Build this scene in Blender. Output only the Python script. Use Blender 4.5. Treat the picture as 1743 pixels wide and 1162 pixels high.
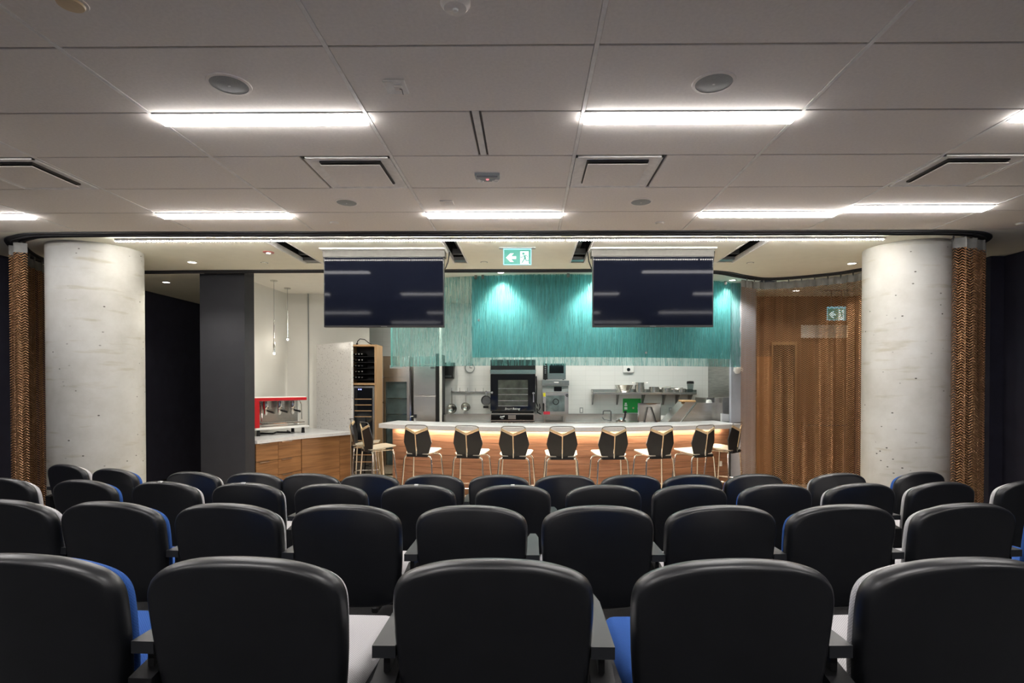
import bpy, bmesh, math, random
from mathutils import Matrix, Vector
random.seed(7)
for o in list(bpy.data.objects): bpy.data.objects.remove(o)
C = bpy.context.scene.collection
PI = math.pi
S = bpy.context.scene

# ------------------------------------------------------------------ camera
CAM_Z = 1.72
F_PX, IW, IH = 955.0, 1743.0, 1162.0
YAW, PITCH = 0.0095, -0.012
cam_d = bpy.data.cameras.new('camera'); cam = bpy.data.objects.new('camera', cam_d); C.objects.link(cam)
cam.location = (0, 0, CAM_Z); cam.rotation_euler = (PI/2 + PITCH, 0, YAW)
cam_d.sensor_width = 36.0; cam_d.lens = F_PX/IW*36.0; cam_d.clip_start = 0.05; cam_d.clip_end = 100
RC = (Matrix.Rotation(YAW, 3, 'Z') @ Matrix.Rotation(PI/2 + PITCH, 3, 'X'))
_v = RC.transposed() @ Vector((0, 1, 0))
SHX = (IW/2 + F_PX*_v.x/-_v.z - 898.0)
SHY = (654.0 - (IH/2 - F_PX*_v.y/-_v.z))
cam_d.shift_x = SHX/IW; cam_d.shift_y = SHY/IW
S.camera = cam
def at(px, py, Y):
    """room position at depth Y (metres from the camera) seen at photograph pixel px, py"""
    d = RC @ Vector(((px - IW/2 + SHX)/F_PX, (IH/2 - py + SHY)/F_PX, -1.0))
    t = Y/d.y
    return d.x*t, CAM_Z + d.z*t
def X_(px, Y, py=650): return at(px, py, Y)[0]
def Z_(py, Y, px=898): return at(px, py, Y)[1]

# ------------------------------------------------------------------ world, exposure
w = bpy.data.worlds.new('world'); S.world = w; w.use_nodes = True
w.node_tree.nodes['Background'].inputs[0].default_value = (0.55, 0.56, 0.62, 1)
w.node_tree.nodes['Background'].inputs[1].default_value = 0.03
S.view_settings.view_transform = 'Standard'; S.view_settings.look = 'None'
S.view_settings.gamma = 1.0; S.view_settings.use_curve_mapping = False
S.view_settings.exposure = 0.42
PANEL_E = 34.0      # recessed linear ceiling lights
LED_E = 260.0        # stage LED strip
KITCHEN_E = 20.0     # kitchen ceiling panels
UNDER_E = 66.0      # strip under the bar top
DOWN_W = 22.0       # downlights, watts

# ------------------------------------------------------------------ materials
def new_mat(name):
    m = bpy.data.materials.new(name); m.use_nodes = True
    return m, m.node_tree, m.node_tree.nodes['Principled BSDF']
def mat(name, col, rough=0.5, metal=0.0, var=0.08, scale=20.0, bump=0.0, stretch=(1, 1, 1), spec=0.5, coat=0.0):
    m, t, b = new_mat(name)
    b.inputs['Roughness'].default_value = rough; b.inputs['Metallic'].default_value = metal
    b.inputs['Specular IOR Level'].default_value = spec
    b.inputs['Coat Weight'].default_value = coat
    tc = t.nodes.new('ShaderNodeTexCoord'); mp = t.nodes.new('ShaderNodeMapping'); mp.inputs['Scale'].default_value = stretch
    n = t.nodes.new('ShaderNodeTexNoise'); n.inputs['Scale'].default_value = scale; n.inputs['Detail'].default_value = 3
    r = t.nodes.new('ShaderNodeValToRGB')
    r.color_ramp.elements[0].position = 0.3; r.color_ramp.elements[1].position = 0.7
    r.color_ramp.elements[0].color = tuple(c*(1-var) for c in col) + (1,)
    r.color_ramp.elements[1].color = tuple(min(1, c*(1+var)) for c in col) + (1,)
    t.links.new(tc.outputs['Object'], mp.inputs[0]); t.links.new(mp.outputs[0], n.inputs['Vector'])
    t.links.new(n.outputs[0], r.inputs[0]); t.links.new(r.outputs[0], b.inputs['Base Color'])
    if bump:
        bp = t.nodes.new('ShaderNodeBump'); bp.inputs['Strength'].default_value = bump; bp.inputs['Distance'].default_value = 0.004
        t.links.new(n.outputs[0], bp.inputs['Height']); t.links.new(bp.outputs[0], b.inputs['Normal'])
    return m
def emit(name, col, e, surf=None):
    m, t, b = new_mat(name)
    b.inputs['Base Color'].default_value = (surf or (0.9, 0.9, 0.9)) + (1,)
    b.inputs['Emission Color'].default_value = col + (1,); b.inputs['Emission Strength'].default_value = e
    return m
M = {}
M['tile'] = mat('ceiling_tile', (0.81, 0.765, 0.715), 0.95, var=0.035, scale=60, bump=0.15, spec=0.1)
M['tee'] = mat('ceiling_tee', (0.78, 0.76, 0.73), 0.6)
M['reveal'] = mat('ceiling_reveal', (0.10, 0.095, 0.09), 0.9)
M['drywall'] = mat('drywall', (0.84, 0.83, 0.72), 0.9, var=0.02, scale=8, spec=0.2)
M['kit_ceiling'] = mat('kitchen_ceiling', (0.78, 0.75, 0.68), 0.9, var=0.02, scale=8, spec=0.2)
M['navy'] = mat('navy_wall', (0.034, 0.034, 0.054), 0.75, var=0.1, scale=5, spec=0.25)
M['pillar'] = mat('charcoal_paint', (0.030, 0.031, 0.038), 0.7, var=0.06, scale=6, spec=0.3)
M['white_wall'] = mat('white_wall', (0.74, 0.73, 0.69), 0.5, var=0.02, scale=3)
M['white'] = mat('white_plastic', (0.80, 0.80, 0.78), 0.4, var=0.02)
M['greyw'] = mat('grey_blue_paint', (0.36, 0.38, 0.44), 0.6, var=0.03)
M['steel'] = mat('stainless_steel', (0.62, 0.61, 0.58), 0.26, 1.0, var=0.10, scale=6, stretch=(1, 1, 22))
M['steel_m'] = mat('steel_cladding', (0.36, 0.36, 0.34), 0.38, 1.0, var=0.18, scale=3, stretch=(1, 1, 14))
M['steel_d'] = mat('dark_steel', (0.22, 0.22, 0.22), 0.35, 1.0, var=0.10, scale=8)
M['chrome'] = mat('chrome', (0.74, 0.74, 0.73), 0.10, 1.0, var=0.02)
M['black'] = mat('black_plastic', (0.010, 0.010, 0.011), 0.5, var=0.1, spec=0.3)
M['shell'] = mat('chair_shell', (0.0086, 0.0095, 0.0118), 0.36, var=0.18, scale=9, bump=0.02, spec=0.7)
M['arm'] = mat('arm_pad', (0.022, 0.024, 0.028), 0.42, var=0.06, spec=0.5)
M['glass_black'] = mat('black_glass', (0.006, 0.007, 0.009), 0.06, var=0.05, spec=0.6)
M['screen'] = mat('screen', (0.004, 0.005, 0.010), 0.055, var=0.05, spec=0.055)
M['bezel'] = mat('screen_bezel', (0.01, 0.01, 0.011), 0.4)
M['track'] = mat('track_black', (0.016, 0.017, 0.022), 0.5, var=0.3, scale=4, stretch=(3, 1, 1))
M['tape'] = mat('curtain_tape', (0.20, 0.20, 0.19), 0.7, var=0.15, scale=14)
M['grille'] = mat('speaker_grille', (0.30, 0.32, 0.32), 0.6, var=0.1, scale=200)
M['red'] = mat('red_enamel', (0.50, 0.012, 0.02), 0.25, var=0.04, coat=0.3)
M['dark_red'] = mat('red_plastic', (0.32, 0.05, 0.04), 0.4)
M['ply'] = mat('birch_ply', (0.62, 0.47, 0.28), 0.4, var=0.12, scale=10, stretch=(1, 1, 12))
M['cream'] = mat('cream_veneer', (0.50, 0.45, 0.36), 0.32, var=0.05, scale=6, stretch=(1, 12, 1))
M['oak'] = mat('oak', (0.36, 0.22, 0.11), 0.45, var=0.12, scale=7, stretch=(8, 8, 1))
M['stage_floor'] = mat('stage_floor', (0.54, 0.45, 0.33), 0.4, var=0.12, scale=4, stretch=(1, 8, 1))
M['carpet'] = mat('carpet', (0.055, 0.055, 0.06), 0.95, var=0.25, scale=180, bump=0.3)
M['teal'] = mat('teal_paint', (0.23, 0.54, 0.60), 0.45, var=0.05, scale=3)
M['green'] = mat('green_sign', (0.01, 0.36, 0.06), 0.5, var=0.05)
M['yellow'] = mat('yellow_label', (0.75, 0.68, 0.02), 0.5)
M['pink'] = mat('red_label', (0.60, 0.03, 0.06), 0.5)
M['warm_lit_wood'] = mat('warm_lit_wood', (0.50, 0.21, 0.07), 0.5, var=0.1, scale=5, stretch=(1, 1, .1))  # the warm light on the passage timber is painted into this orange
M['brown_wall'] = mat('brown_wall', (0.15, 0.075, 0.035), 0.5, var=0.15, scale=4, stretch=(6, 6, .5))
M['rear_grey'] = mat('rear_grey', (0.30, 0.29, 0.28), 0.8)
def fabric(name, c1, c2):
    m, t, b = new_mat(name); b.inputs['Roughness'].default_value = 0.9; b.inputs['Specular IOR Level'].default_value = 0.15
    tc = t.nodes.new('ShaderNodeTexCoord')
    a = t.nodes.new('ShaderNodeTexChecker'); a.inputs['Scale'].default_value = 260
    a.inputs['Color1'].default_value = c1 + (1,); a.inputs['Color2'].default_value = c2 + (1,)
    n = t.nodes.new('ShaderNodeTexNoise'); n.inputs['Scale'].default_value = 120
    bp = t.nodes.new('ShaderNodeBump'); bp.inputs['Strength'].default_value = 0.25; bp.inputs['Distance'].default_value = 0.003
    t.links.new(tc.outputs['Object'], a.inputs['Vector']); t.links.new(tc.outputs['Object'], n.inputs['Vector'])
    t.links.new(a.outputs[0], b.inputs['Base Color']); t.links.new(n.outputs[0], bp.inputs['Height']); t.links.new(bp.outputs[0], b.inputs['Normal'])
    return m
M['blue'] = fabric('blue_fabric', (0.035, 0.11, 0.38), (0.025, 0.08, 0.28))
M['grey'] = fabric('grey_fabric', (0.62, 0.61, 0.62), (0.40, 0.39, 0.40))
def concrete():
    m, t, b = new_mat('concrete'); b.inputs['Roughness'].default_value = 0.85; b.inputs['Specular IOR Level'].default_value = 0.2
    L = t.links.new; N = t.nodes.new
    tc = N('ShaderNodeTexCoord')
    n1 = N('ShaderNodeTexNoise'); n1.inputs['Scale'].default_value = 1.6; n1.inputs['Detail'].default_value = 8; n1.inputs['Roughness'].default_value = 0.65
    mp = N('ShaderNodeMapping'); mp.inputs['Scale'].default_value = (1.2, 1.2, 7); L(tc.outputs['Object'], mp.inputs[0])
    n2 = N('ShaderNodeTexNoise'); n2.inputs['Scale'].default_value = 2.0; n2.inputs['Detail'].default_value = 5; L(mp.outputs[0], n2.inputs['Vector'])
    L(tc.outputs['Object'], n1.inputs['Vector'])
    r1 = N('ShaderNodeValToRGB'); e = r1.color_ramp.elements
    e[0].position = 0.30; e[0].color = (0.42, 0.41, 0.375, 1); e[1].position = 0.62; e[1].color = (0.545, 0.545, 0.52, 1)
    L(n1.outputs[0], r1.inputs[0])
    r2 = N('ShaderNodeValToRGB'); e = r2.color_ramp.elements
    e[0].position = 0.28; e[0].color = (0.80, 0.75, 0.64, 1); e[1].position = 0.42; e[1].color = (1, 1, 1, 1)
    L(n2.outputs[0], r2.inputs[0])
    mx = N('ShaderNodeMix'); mx.data_type = 'RGBA'; mx.blend_type = 'MULTIPLY'; mx.inputs[0].default_value = 0.8
    L(r1.outputs[0], mx.inputs[6]); L(r2.outputs[0], mx.inputs[7])
    mp3 = N('ShaderNodeMapping'); mp3.inputs['Scale'].default_value = (1, 1, 1.6); L(tc.outputs['Object'], mp3.inputs[0])
    v = N('ShaderNodeTexVoronoi'); v.inputs['Scale'].default_value = 9; L(mp3.outputs[0], v.inputs['Vector'])
    r3 = N('ShaderNodeValToRGB'); e = r3.color_ramp.elements
    e[0].position = 0.07; e[0].color = (0.18, 0.165, 0.15, 1); e[1].position = 0.12; e[1].color = (1, 1, 1, 1)
    L(v.outputs['Distance'], r3.inputs[0])
    mk = N('ShaderNodeTexNoise'); mk.inputs['Scale'].default_value = 3.1; L(tc.outputs['Object'], mk.inputs['Vector'])
    rk = N('ShaderNodeValToRGB'); rk.color_ramp.elements[0].position = 0.44; rk.color_ramp.elements[1].position = 0.52
    L(mk.outputs[0], rk.inputs[0])
    m2 = N('ShaderNodeMix'); m2.data_type = 'RGBA'; m2.blend_type = 'MULTIPLY'
    L(rk.outputs[0], m2.inputs[0]); L(mx.outputs[2], m2.inputs[6]); L(r3.outputs[0], m2.inputs[7])
    L(m2.outputs[2], b.inputs['Base Color'])
    bp = N('ShaderNodeBump'); bp.inputs['Strength'].default_value = 0.25; bp.inputs['Distance'].default_value = 0.01
    L(n1.outputs[0], bp.inputs['Height']); L(bp.outputs[0], b.inputs['Normal'])
    return m
M['concrete'] = concrete()
def wood(name, c1, c2, zscale=16, rough=0.32):
    m, t, b = new_mat(name); b.inputs['Roughness'].default_value = rough
    L = t.links.new; N = t.nodes.new
    tc = N('ShaderNodeTexCoord'); oi = N('ShaderNodeObjectInfo')
    ad = N('ShaderNodeVectorMath'); ad.operation = 'ADD'
    L(tc.outputs['Object'], ad.inputs[0]); L(oi.outputs['Random'], ad.inputs[1])
    mp = N('ShaderNodeMapping'); mp.inputs['Scale'].default_value = (0.9, 0.9, zscale); L(ad.outputs[0], mp.inputs[0])
    n = N('ShaderNodeTexNoise'); n.inputs['Scale'].default_value = 1.8; n.inputs['Detail'].default_value = 7; n.inputs['Distortion'].default_value = 0.6
    L(mp.outputs[0], n.inputs['Vector'])
    r = N('ShaderNodeValToRGB'); r.color_ramp.elements[0].position = 0.32; r.color_ramp.elements[1].position = 0.68
    r.color_ramp.elements[0].color = c1 + (1,); r.color_ramp.elements[1].color = c2 + (1,)
    L(n.outputs[0], r.inputs[0]); L(r.outputs[0], b.inputs['Base Color'])
    return m
M['walnut'] = wood('walnut', (0.22, 0.105, 0.060), (0.37, 0.19, 0.115))
M['walnut2'] = wood('walnut_cabinet', (0.18, 0.085, 0.035), (0.33, 0.165, 0.07))
def terrazzo(name, base, dark, scale):
    m, t, b = new_mat(name); b.inputs['Roughness'].default_value = 0.25
    L = t.links.new; N = t.nodes.new
    tc = N('ShaderNodeTexCoord'); v = N('ShaderNodeTexVoronoi'); v.inputs['Scale'].default_value = scale
    n = N('ShaderNodeTexNoise'); n.inputs['Scale'].default_value = scale*0.8
    L(tc.outputs['Object'], v.inputs['Vector']); L(tc.outputs['Object'], n.inputs['Vector'])
    r = N('ShaderNodeValToRGB'); e = r.color_ramp.elements
    e[0].position = 0.16; e[0].color = dark + (1,); e[1].position = 0.34; e[1].color = base + (1,)
    L(v.outputs['Distance'], r.inputs[0])
    mx = N('ShaderNodeMix'); mx.data_type = 'RGBA'; rr = N('ShaderNodeValToRGB'); rr.color_ramp.elements[0].position = 0.42; rr.color_ramp.elements[1].position = 0.6
    L(n.outputs[0], rr.inputs[0]); L(rr.outputs[0], mx.inputs[0]); mx.inputs[6].default_value = base + (1,)
    L(r.outputs[0], mx.inputs[7]); L(mx.outputs[2], b.inputs['Base Color'])
    return m
M['terrazzo'] = terrazzo('terrazzo', (0.62, 0.61, 0.60), (0.26, 0.25, 0.24), 30)
M['quartz'] = terrazzo('quartz_top', (0.66, 0.67, 0.69), (0.40, 0.41, 0.44), 70)
def brick_wall():
    m, t, b = new_mat('white_tile_wall'); b.inputs['Roughness'].default_value = 0.25
    L = t.links.new; N = t.nodes.new
    tc = N('ShaderNodeTexCoord'); mp = N('ShaderNodeMapping'); mp.inputs['Rotation'].default_value = (PI/2, 0, 0)
    br = N('ShaderNodeTexBrick'); br.inputs['Scale'].default_value = 1.0
    br.inputs['Brick Width'].default_value = 0.30; br.inputs['Row Height'].default_value = 0.1; br.inputs['Mortar Size'].default_value = 0.002
    br.inputs['Color1'].default_value = (0.76, 0.76, 0.74, 1); br.inputs['Color2'].default_value = (0.74, 0.74, 0.72, 1); br.inputs['Mortar'].default_value = (0.62, 0.62, 0.6, 1)
    br.offset = 0.0
    L(tc.outputs['Object'], mp.inputs[0]); L(mp.outputs[0], br.inputs['Vector']); L(br.outputs[0], b.inputs['Base Color'])
    return m
M['tilewall'] = brick_wall()
def mesh_curtain():
    m, t, b = new_mat('copper_mesh'); L = t.links.new; N = t.nodes.new
    b.inputs['Base Color'].default_value = (0.38, 0.20, 0.10, 1); b.inputs['Metallic'].default_value = 0.7; b.inputs['Roughness'].default_value = 0.36
    uv = N('ShaderNodeUVMap'); sp = N('ShaderNodeSeparateXYZ'); L(uv.outputs[0], sp.inputs[0])
    def math_(op, a, b_=None):
        n = N('ShaderNodeMath'); n.operation = op
        for i, q in enumerate((a, b_)):
            if q is None: continue
            if isinstance(q, (int, float)): n.inputs[i].default_value = q
            else: L(q, n.inputs[i])
        return n.outputs[0]
    u = sp.outputs[0]; v = sp.outputs[1]
    zig = math_('PINGPONG', math_('MULTIPLY', u, 1/0.060), 0.5)
    zig = math_('MULTIPLY', zig, 1.8)           # zigzag across the coils
    ph = math_('ADD', math_('MULTIPLY', v, 1/0.027), zig)
    wv = math_('SINE', math_('MULTIPLY', ph, 2*PI))
    hole = math_('GREATER_THAN', wv, 0.30)
    rp = N('ShaderNodeValToRGB'); rp.color_ramp.elements[0].color = (0.60, 0.34, 0.18, 1); rp.color_ramp.elements[1].color = (0.13, 0.062, 0.026, 1); rp.color_ramp.elements[1].position = 0.6
    L(math_('MULTIPLY', math_('ADD', wv, 1.0), 0.5), rp.inputs[0]); L(rp.outputs[0], b.inputs['Base Color'])
    bp = N('ShaderNodeBump'); bp.inputs['Strength'].default_value = 1.0; bp.inputs['Distance'].default_value = 0.008
    L(wv, bp.inputs['Height']); bp.invert = True; L(bp.outputs[0], b.inputs['Normal'])
    L(math_('SUBTRACT', 1.0, hole), b.inputs['Alpha'])
    return m
M['mesh'] = mesh_curtain()
def ribbed_glass():
    m, t, b = new_mat('ribbed_glass'); L = t.links.new; N = t.nodes.new
    out = t.nodes['Material Output']
    tr = N('ShaderNodeBsdfTransparent'); tr.inputs[0].default_value = (0.70, 0.88, 0.88, 1)
    tl = N('ShaderNodeBsdfTranslucent'); tl.inputs[0].default_value = (0.30, 0.62, 0.60, 1)
    b.inputs['Base Color'].default_value = (0.13, 0.36, 0.35, 1); b.inputs['Roughness'].default_value = 0.16
    tc = N('ShaderNodeTexCoord'); mp = N('ShaderNodeMapping'); mp.inputs['Scale'].default_value = (24, 24, 1.1)
    n = N('ShaderNodeTexNoise'); n.inputs['Scale'].default_value = 2.0; n.inputs['Distortion'].default_value = 1.0
    L(tc.outputs['Object'], mp.inputs[0]); L(mp.outputs[0], n.inputs['Vector'])
    bp = N('ShaderNodeBump'); bp.inputs['Strength'].default_value = 0.9; bp.inputs['Distance'].default_value = 0.012
    L(n.outputs[0], bp.inputs['Height']); L(bp.outputs[0], b.inputs['Normal']); L(bp.outputs[0], tl.inputs['Normal'])
    m1 = N('ShaderNodeMixShader'); m1.inputs[0].default_value = 0.45; L(b.outputs[0], m1.inputs[1]); L(tl.outputs[0], m1.inputs[2])
    r = N('ShaderNodeMapRange'); r.inputs[1].default_value = 0.35; r.inputs[2].default_value = 0.65; r.inputs[3].default_value = 0.38; r.inputs[4].default_value = 0.82
    L(n.outputs[0], r.inputs[0])
    m2 = N('ShaderNodeMixShader'); L(r.outputs[0], m2.inputs[0]); L(m1.outputs[0], m2.inputs[1]); L(tr.outputs[0], m2.inputs[2])
    L(m2.outputs[0], out.inputs['Surface'])
    return m
M['ribbed'] = ribbed_glass()
def clear_glass(name, col, op=0.15, rough=0.05):
    m, t, b = new_mat(name); L = t.links.new; N = t.nodes.new
    out = t.nodes['Material Output']; tr = N('ShaderNodeBsdfTransparent'); tr.inputs[0].default_value = col + (1,)
    b.inputs['Base Color'].default_value = (0.03, 0.04, 0.04, 1); b.inputs['Roughness'].default_value = rough
    mx = N('ShaderNodeMixShader'); mx.inputs[0].default_value = op
    L(tr.outputs[0], mx.inputs[1]); L(b.outputs[0], mx.inputs[2]); L(mx.outputs[0], out.inputs['Surface'])
    return m
M['clear'] = clear_glass('clear_glass', (0.85, 0.9, 0.9))
M['smoke'] = clear_glass('smoked_glass', (0.35, 0.38, 0.4), 0.35)
M['light'] = emit('light_panel', (1.0, 0.965, 0.95), PANEL_E)
M['led'] = emit('led', (1.0, 0.95, 0.86), LED_E)
M['under'] = emit('under_led', (1.0, 0.82, 0.60), UNDER_E)
M['kit_light'] = emit('kitchen_panel', (1.0, 0.97, 0.90), KITCHEN_E)
M['spot'] = emit('downlight_lens', (1.0, 0.93, 0.82), 9.0)
M['pend'] = emit('pendant_tip', (1.0, 0.95, 0.85), 14.0)
M['ex_green'] = emit('exit_green', (0.0, 0.30, 0.235), 0.5, (0.0, 0.08, 0.06))
M['ex_white'] = emit('exit_white', (0.70, 1.0, 1.0), 0.8, (0.2, 0.2, 0.2))
M['ex_edge'] = emit('exit_edge', (0.25, 0.75, 0.9), 0.6, (0.1, 0.15, 0.15))
M['blue_led'] = emit('blue_led', (0.15, 0.2, 1.0), 5.0)
M['red_led'] = emit('red_led', (1.0, 0.1, 0.15), 0.6)
M['orange'] = mat('orange_board', (0.7, 0.42, 0.2), 0.4)

# ------------------------------------------------------------------ mesh helpers
class MB:
    def __init__(s): s.bm = bmesh.new()
    def box(s, x0, x1, y0, y1, z0, z1, bevel=0.0, seg=2, mtx=None):
        g = bmesh.ops.create_cube(s.bm, size=1.0)
        vs = g['verts']
        for v in vs:
            v.co = Vector(((x0+x1)/2 + v.co.x*(x1-x0), (y0+y1)/2 + v.co.y*(y1-y0), (z0+z1)/2 + v.co.z*(z1-z0)))
            if mtx is not None: v.co = mtx @ v.co
        if bevel:
            es = list({e for v in vs for e in v.link_edges})
            bmesh.ops.bevel(s.bm, geom=es, offset=bevel, segments=seg, affect='EDGES', profile=0.5)
        return s
    def tube(s, pts, r, n=8, closed=False, caps=True):
        pts = [Vector(p) for p in pts]; N = len(pts); rings = []
        rs = r if isinstance(r, (list, tuple)) else [r]*N
        up = None
        for i, p in enumerate(pts):
            a = pts[(i-1) % N] if (closed or i > 0) else p
            b = pts[(i+1) % N] if (closed or i < N-1) else p
            d = (b-a).normalized()
            if up is None:
                up = Vector((0, 0, 1)) if abs(d.z) < 0.9 else Vector((1, 0, 0))
            sx = d.cross(up).normalized(); sy = sx.cross(d).normalized(); up = sy
            rings.append([s.bm.verts.new(p + (sx*math.cos(2*PI*k/n) + sy*math.sin(2*PI*k/n))*rs[i]) for k in range(n)])
        for i in range(N if closed else N-1):
            a, b = rings[i], rings[(i+1) % N]
            for k in range(n): s.bm.faces.new((a[k], a[(k+1) % n], b[(k+1) % n], b[k]))
        if caps and not closed:
            s.bm.faces.new(rings[0][::-1]); s.bm.faces.new(rings[-1])
        return s
    def lathe(s, prof, n=20, c=(0, 0, 0), axis='z', smooth=True):
        c = Vector(c); rings = []
        for r, h in prof:
            if r <= 1e-6:
                co = (0, 0, h)
                rings.append([s.bm.verts.new(c + s._ax(co, axis))])
            else:
                rings.append([s.bm.verts.new(c + s._ax((r*math.cos(2*PI*k/n), r*math.sin(2*PI*k/n), h), axis)) for k in range(n)])
        for a, b in zip(rings, rings[1:]):
            for k in range(n):
                k2 = (k+1) % n
                if len(a) == 1 and len(b) == 1: continue
                if len(a) == 1: s.bm.faces.new((a[0], b[k2], b[k]))
                elif len(b) == 1: s.bm.faces.new((a[k], a[k2], b[0]))
                else: s.bm.faces.new((a[k], a[k2], b[k2], b[k]))
        return s
    @staticmethod
    def _ax(co, axis):
        x, y, z = co
        return Vector((x, y, z)) if axis == 'z' else (Vector((x, z, y)) if axis == 'y' else Vector((z, x, y)))
    def prism(s, poly, h0, h1, axis='z'):
        """polygon extruded along an axis: z -> (x,y), y -> (x,z), x -> (y,z)"""
        def P(a, b, h):
            return (a, b, h) if axis == 'z' else ((a, h, b) if axis == 'y' else (h, a, b))
        A = [s.bm.verts.new(P(a, b, h0)) for a, b in poly]; B = [s.bm.verts.new(P(a, b, h1)) for a, b in poly]
        n = len(poly)
        s.bm.faces.new(A[::-1]); s.bm.faces.new(B)
        for i in range(n): s.bm.faces.new((A[i], A[(i+1) % n], B[(i+1) % n], B[i]))
        return s
    def strip(s, front, back, z0, z1):
        """solid between two plan curves of equal length"""
        n = len(front)
        q = [[s.bm.verts.new((p[0], p[1], z)) for p in c] for c in (front, back) for z in (z0, z1)]
        f0, f1, b0, b1 = q
        for i in range(n-1):
            s.bm.faces.new((f0[i], f0[i+1], f1[i+1], f1[i])); s.bm.faces.new((b0[i+1], b0[i], b1[i], b1[i+1]))
            s.bm.faces.new((f1[i], f1[i+1], b1[i+1], b1[i])); s.bm.faces.new((f0[i+1], f0[i], b0[i], b0[i+1]))
        s.bm.faces.new((f0[0], f1[0], b1[0], b0[0])); s.bm.faces.new((f0[-1], b0[-1], b1[-1], f1[-1]))
        return s
    def build(s, name, m, parent=None, smooth=False, loc=None, rotz=0.0, tri=False):
        bmesh.ops.recalc_face_normals(s.bm, faces=s.bm.faces)
        if tri: bmesh.ops.triangulate(s.bm, faces=s.bm.faces)
        me = bpy.data.meshes.new(name); s.bm.to_mesh(me); s.bm.free()
        me.materials.append(M[m] if isinstance(m, str) else m)
        if smooth:
            for p in me.polygons: p.use_smooth = True
            try: me.set_sharp_from_angle(angle=math.radians(40))
            except Exception: pass
        o = bpy.data.objects.new(name, me); C.objects.link(o)
        if parent is not None: o.parent = parent
        if loc is not None: o.location = loc
        if rotz: o.rotation_euler = (0, 0, rotz)
        return o
def tag(o, label, cat, group=None, kind=None):
    o['label'] = label; o['category'] = cat
    if group: o['group'] = group
    if kind: o['kind'] = kind
    return o
def thing(name, label, cat, loc=(0, 0, 0), rotz=0.0, group=None):
    o = bpy.data.objects.new(name, None); C.objects.link(o); o.location = loc; o.rotation_euler = (0, 0, rotz)
    o.empty_display_size = 0.1
    return tag(o, label, cat, group)
def dup(root, loc, rotz, label, group=None):
    r = root.copy(); C.objects.link(r); r.location = loc; r.rotation_euler = (0, 0, rotz); r['label'] = label
    if group: r['group'] = group
    for ch in list(root.children):
        c = ch.copy(); C.objects.link(c); c.parent = r
        for g in list(ch.children):
            d = g.copy(); C.objects.link(d); d.parent = c
    return r
def struct(name, mb, m, label, cat, **k):
    return tag(mb.build(name, m, **k), label, cat, kind='structure')
def text_mesh(name, body, size, m, parent, loc, shear=0.0, rot=(PI/2, 0, 0)):
    cu = bpy.data.curves.new(name, 'FONT'); cu.body = body; cu.size = size; cu.align_x = 'CENTER'; cu.align_y = 'CENTER'; cu.shear = shear; cu.extrude = 0.001
    tmp = bpy.data.objects.new(name + '_tmp', cu); C.objects.link(tmp)
    dg = bpy.context.evaluated_depsgraph_get(); me = bpy.data.meshes.new_from_object(tmp.evaluated_get(dg))
    bpy.data.objects.remove(tmp); me.materials.clear(); me.materials.append(M[m])
    o = bpy.data.objects.new(name, me); C.objects.link(o); o.parent = parent; o.location = loc; o.rotation_euler = rot
    return o

CEIL, KCEIL = 3.24, 3.39
WL, WR = -6.2, 5.65
YB = -4.2

# ------------------------------------------------------------------ floor, walls
struct('floor', MB().box(WL, WR, 5.45, 12.2, -0.1, 0), 'stage_floor', 'pale wooden floor of the bar area beyond the seating', 'floor')
STEPS = [(3.35, 5.45, 0.168), (2.15, 3.35, 0.245), (1.05, 2.15, 0.365), (YB, 1.05, 0.473)]
ROWF = {4: 0.168, 3: 0.245, 2: 0.365, 1: 0.473}
fl = None
mb = MB()
for a, b, z in STEPS: mb.box(WL, WR, a, b, -0.1, z)
struct('floor_tiers', mb, 'carpet', 'dark carpeted stepped floor under the rows of seats', 'floor')
struct('wall_left', MB().box(WL-0.15, WL, YB, 12.2, 0, 3.6), 'navy', 'dark navy wall along the left side of the hall', 'wall')
wr = MB().box(WR, WR+0.15, YB, 12.2, 0, 3.6)
struct('wall_right', wr, 'navy', 'dark navy wall along the right side of the hall', 'wall')
struct('trim_1', MB().box(WR-0.16, WR, 6.72, 7.02, 0, CEIL), 'navy', 'dark navy pilaster projecting from the right wall', 'pilaster')
struct('wall_rear', MB().box(WL, WR, YB-0.15, YB, 0, 3.6), 'rear_grey', 'grey wall at the rear of the hall', 'wall')
struct('baseboard_left', MB().box(WL, WL+0.015, 5.0, 12.0, 0, 0.10), 'black', 'black baseboard along the left wall', 'baseboard')
struct('wall_back_left', MB().box(WL, -4.95, 11.95, 12.1, 0, CEIL), 'navy', 'dark navy end wall of the passage behind the left column', 'wall')
# pillar wall beside the coffee counter
px0, px1 = X_(341, 7.68), X_(417, 7.68)
struct('wall_pillar', MB().box(px0, px1, 7.68, 7.95, 0, CEIL+0.15), 'pillar', 'charcoal painted wall pier left of the coffee counter', 'wall')

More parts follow.
